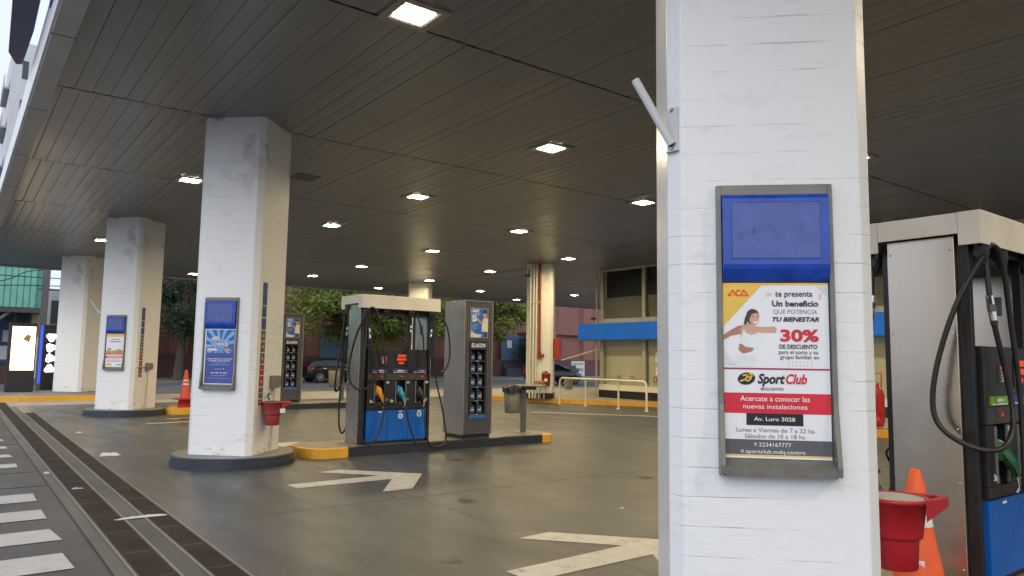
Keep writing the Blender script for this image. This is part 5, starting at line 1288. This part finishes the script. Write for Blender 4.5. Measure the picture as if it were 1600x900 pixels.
# green corrugated building across the road
G0 = (-6, 41, 0)
t = empty('green_building', G0, 0, 'green corrugated building with shops below, beyond the street corner', 'building')
def GO(): return MB(Matrix.Translation((-G0[0], -G0[1], 0)))
mb = GO(); x = -16
while x < 2.95: mb.extr([(x, 41.0), (x+.05, 40.94), (x+.20, 40.94), (x+.25, 41.0)], 'z', 3.55, 6.3, 'green_sh'); x += .25
mb.box((-16, 41.0, 3.55), (3.0, 41.1, 6.3), 'green_sh'); mb.build('corrugated_front', t)
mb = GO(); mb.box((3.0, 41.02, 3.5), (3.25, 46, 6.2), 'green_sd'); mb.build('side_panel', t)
mb = GO(); mb.box((-16, 40.85, 3.30), (3.25, 46, 3.548), 'shop_dk'); mb.build('soffit', t)
mb = GO(); mb.box((-16, 43.0, 0), (3.2, 43.2, 3.3), 'shop_dk'); mb.box((2.95, 42, 2.2), (3.4, 42.2, 3.3), 'tan'); mb.build('wall', t)
for k in range(5):
    x0 = 1.0-k*2.6; mb = GO(); mb.box((x0, 42.9, .9), (x0+1.7, 42.99, 3.0), 'shop_bl'); wn = mb.build('shop_window', t)
    mb = GO(); mb.box((x0+.55, 42.86, 1.1), (x0+1.3, 42.9, 1.75), 'white_wall'); mb.box((x0+.9, 42.86, 1.95), (x0+1.3, 42.9, 2.5), 'white_wall'); mb.build('poster', wn)
mb = GO(); mb.box((-16, 42.85, 0), (3.2, 42.99, .85), 'brick_dk'); mb.build('lower_wall', t)
mb = GO(); mb.tube([(2.0, 41.0, 3.3), (.9, 41.0, 2.2)], .10, 'cab', 8); mb.tube([(2.3, 42, 3.3), (2.3, 42, 0)], .10, 'shop_dk', 8); mb.build('prop', t)
mb = MB(); mb.box((2.98, 38.0, 0), (3.24, 38.26, 8.5), 'grey_pole'); mb.box((2.8, 38.05, 4.2), (3.9, 38.2, 4.28), 'grey_pole'); tag(mb.build('utility_pole'), 'thick grey utility pole beside the green building', 'pole')
for i, (a, b, c_) in enumerate((((-4, 37.6, 3.4), (1.2, 37.8, 4.4), (2.98, 38.1, 5.1)), ((-4, 37.8, 4.9), (0, 37.8, 4.75), (2.98, 38.1, 4.75)), ((-4, 37.9, 4.2), (0, 37.9, 4.2), (2.98, 38.1, 4.4)))):
    mb = MB(); mb.tube(smooth_path([a, b, c_, (8, 38.4, c_[2]+.1)], 8), .02, 'cable', 6)
    tag(mb.build('overhead_cable'), ['thick sagging overhead cable before the green building', 'upper thin overhead cable before the green building', 'lower thin overhead cable before the green building'][i], 'cable', 'overhead cables')
# white building behind
t = empty('white_building', (3.8, 47, 0), 0, 'white building with a dark window behind the utility pole', 'building')
mb = MB(); mb.box((0, 0, 0), (1.3, 4, 4.9), 'white_wall'); mb.box((1.3, .4, 0), (3.2, 4, 5.4), 'grey_wall'); mb.build('wall', t)
mb = MB(); mb.box((.35, -.03, 3.0), (1.0, -.001, 4.3), 'shop_dk'); mb.build('window', t)
mb = MB(); mb.box((-.05, -.5, 2.3), (1.5, 0, 2.75), 'white_wall'); mb.build('awning', t)
# tall apartment tower, upper left
t = empty('apartment_tower', (1.95, 60, 0), 0, 'tall pale apartment tower seen past the canopy edge, upper left', 'building')
mb = MB(); mb.box((0, 0, 0), (3.2, 14, 23), 'white_wall'); mb.build('wall', t)
for k in range(7):
    mb = MB(); z = 3+2.8*k; mb.box((-.35, 1, z), (0, 6, z+.12), 'grey_wall'); mb.box((-.35, 1, z+.12), (-.31, 6, z+1.0), 'grey_wall'); mb.build('balcony', t)
    mb = MB(); mb.box((.6, -.02, z+.6), (.95, -.001, z+1.9), 'shop_dk'); mb.box((1.6, -.02, z+.6), (2.3, -.001, z+1.9), 'shop_dk'); mb.build('window', t)
# dark box sign hung off the canopy fascia
mb = MB(); mb.prism(ccw([(.10, 4.0), (.44, 4.0), (.50, 9.9), (.47, 11.15), (.40, 11.2), (.30, 10.8)]), 5.2, 6.2, 'dark_sign')
tag(mb.build('hanging_box_sign', bevel=.01), 'large dark blue box sign outside the canopy edge, top left corner', 'box sign')
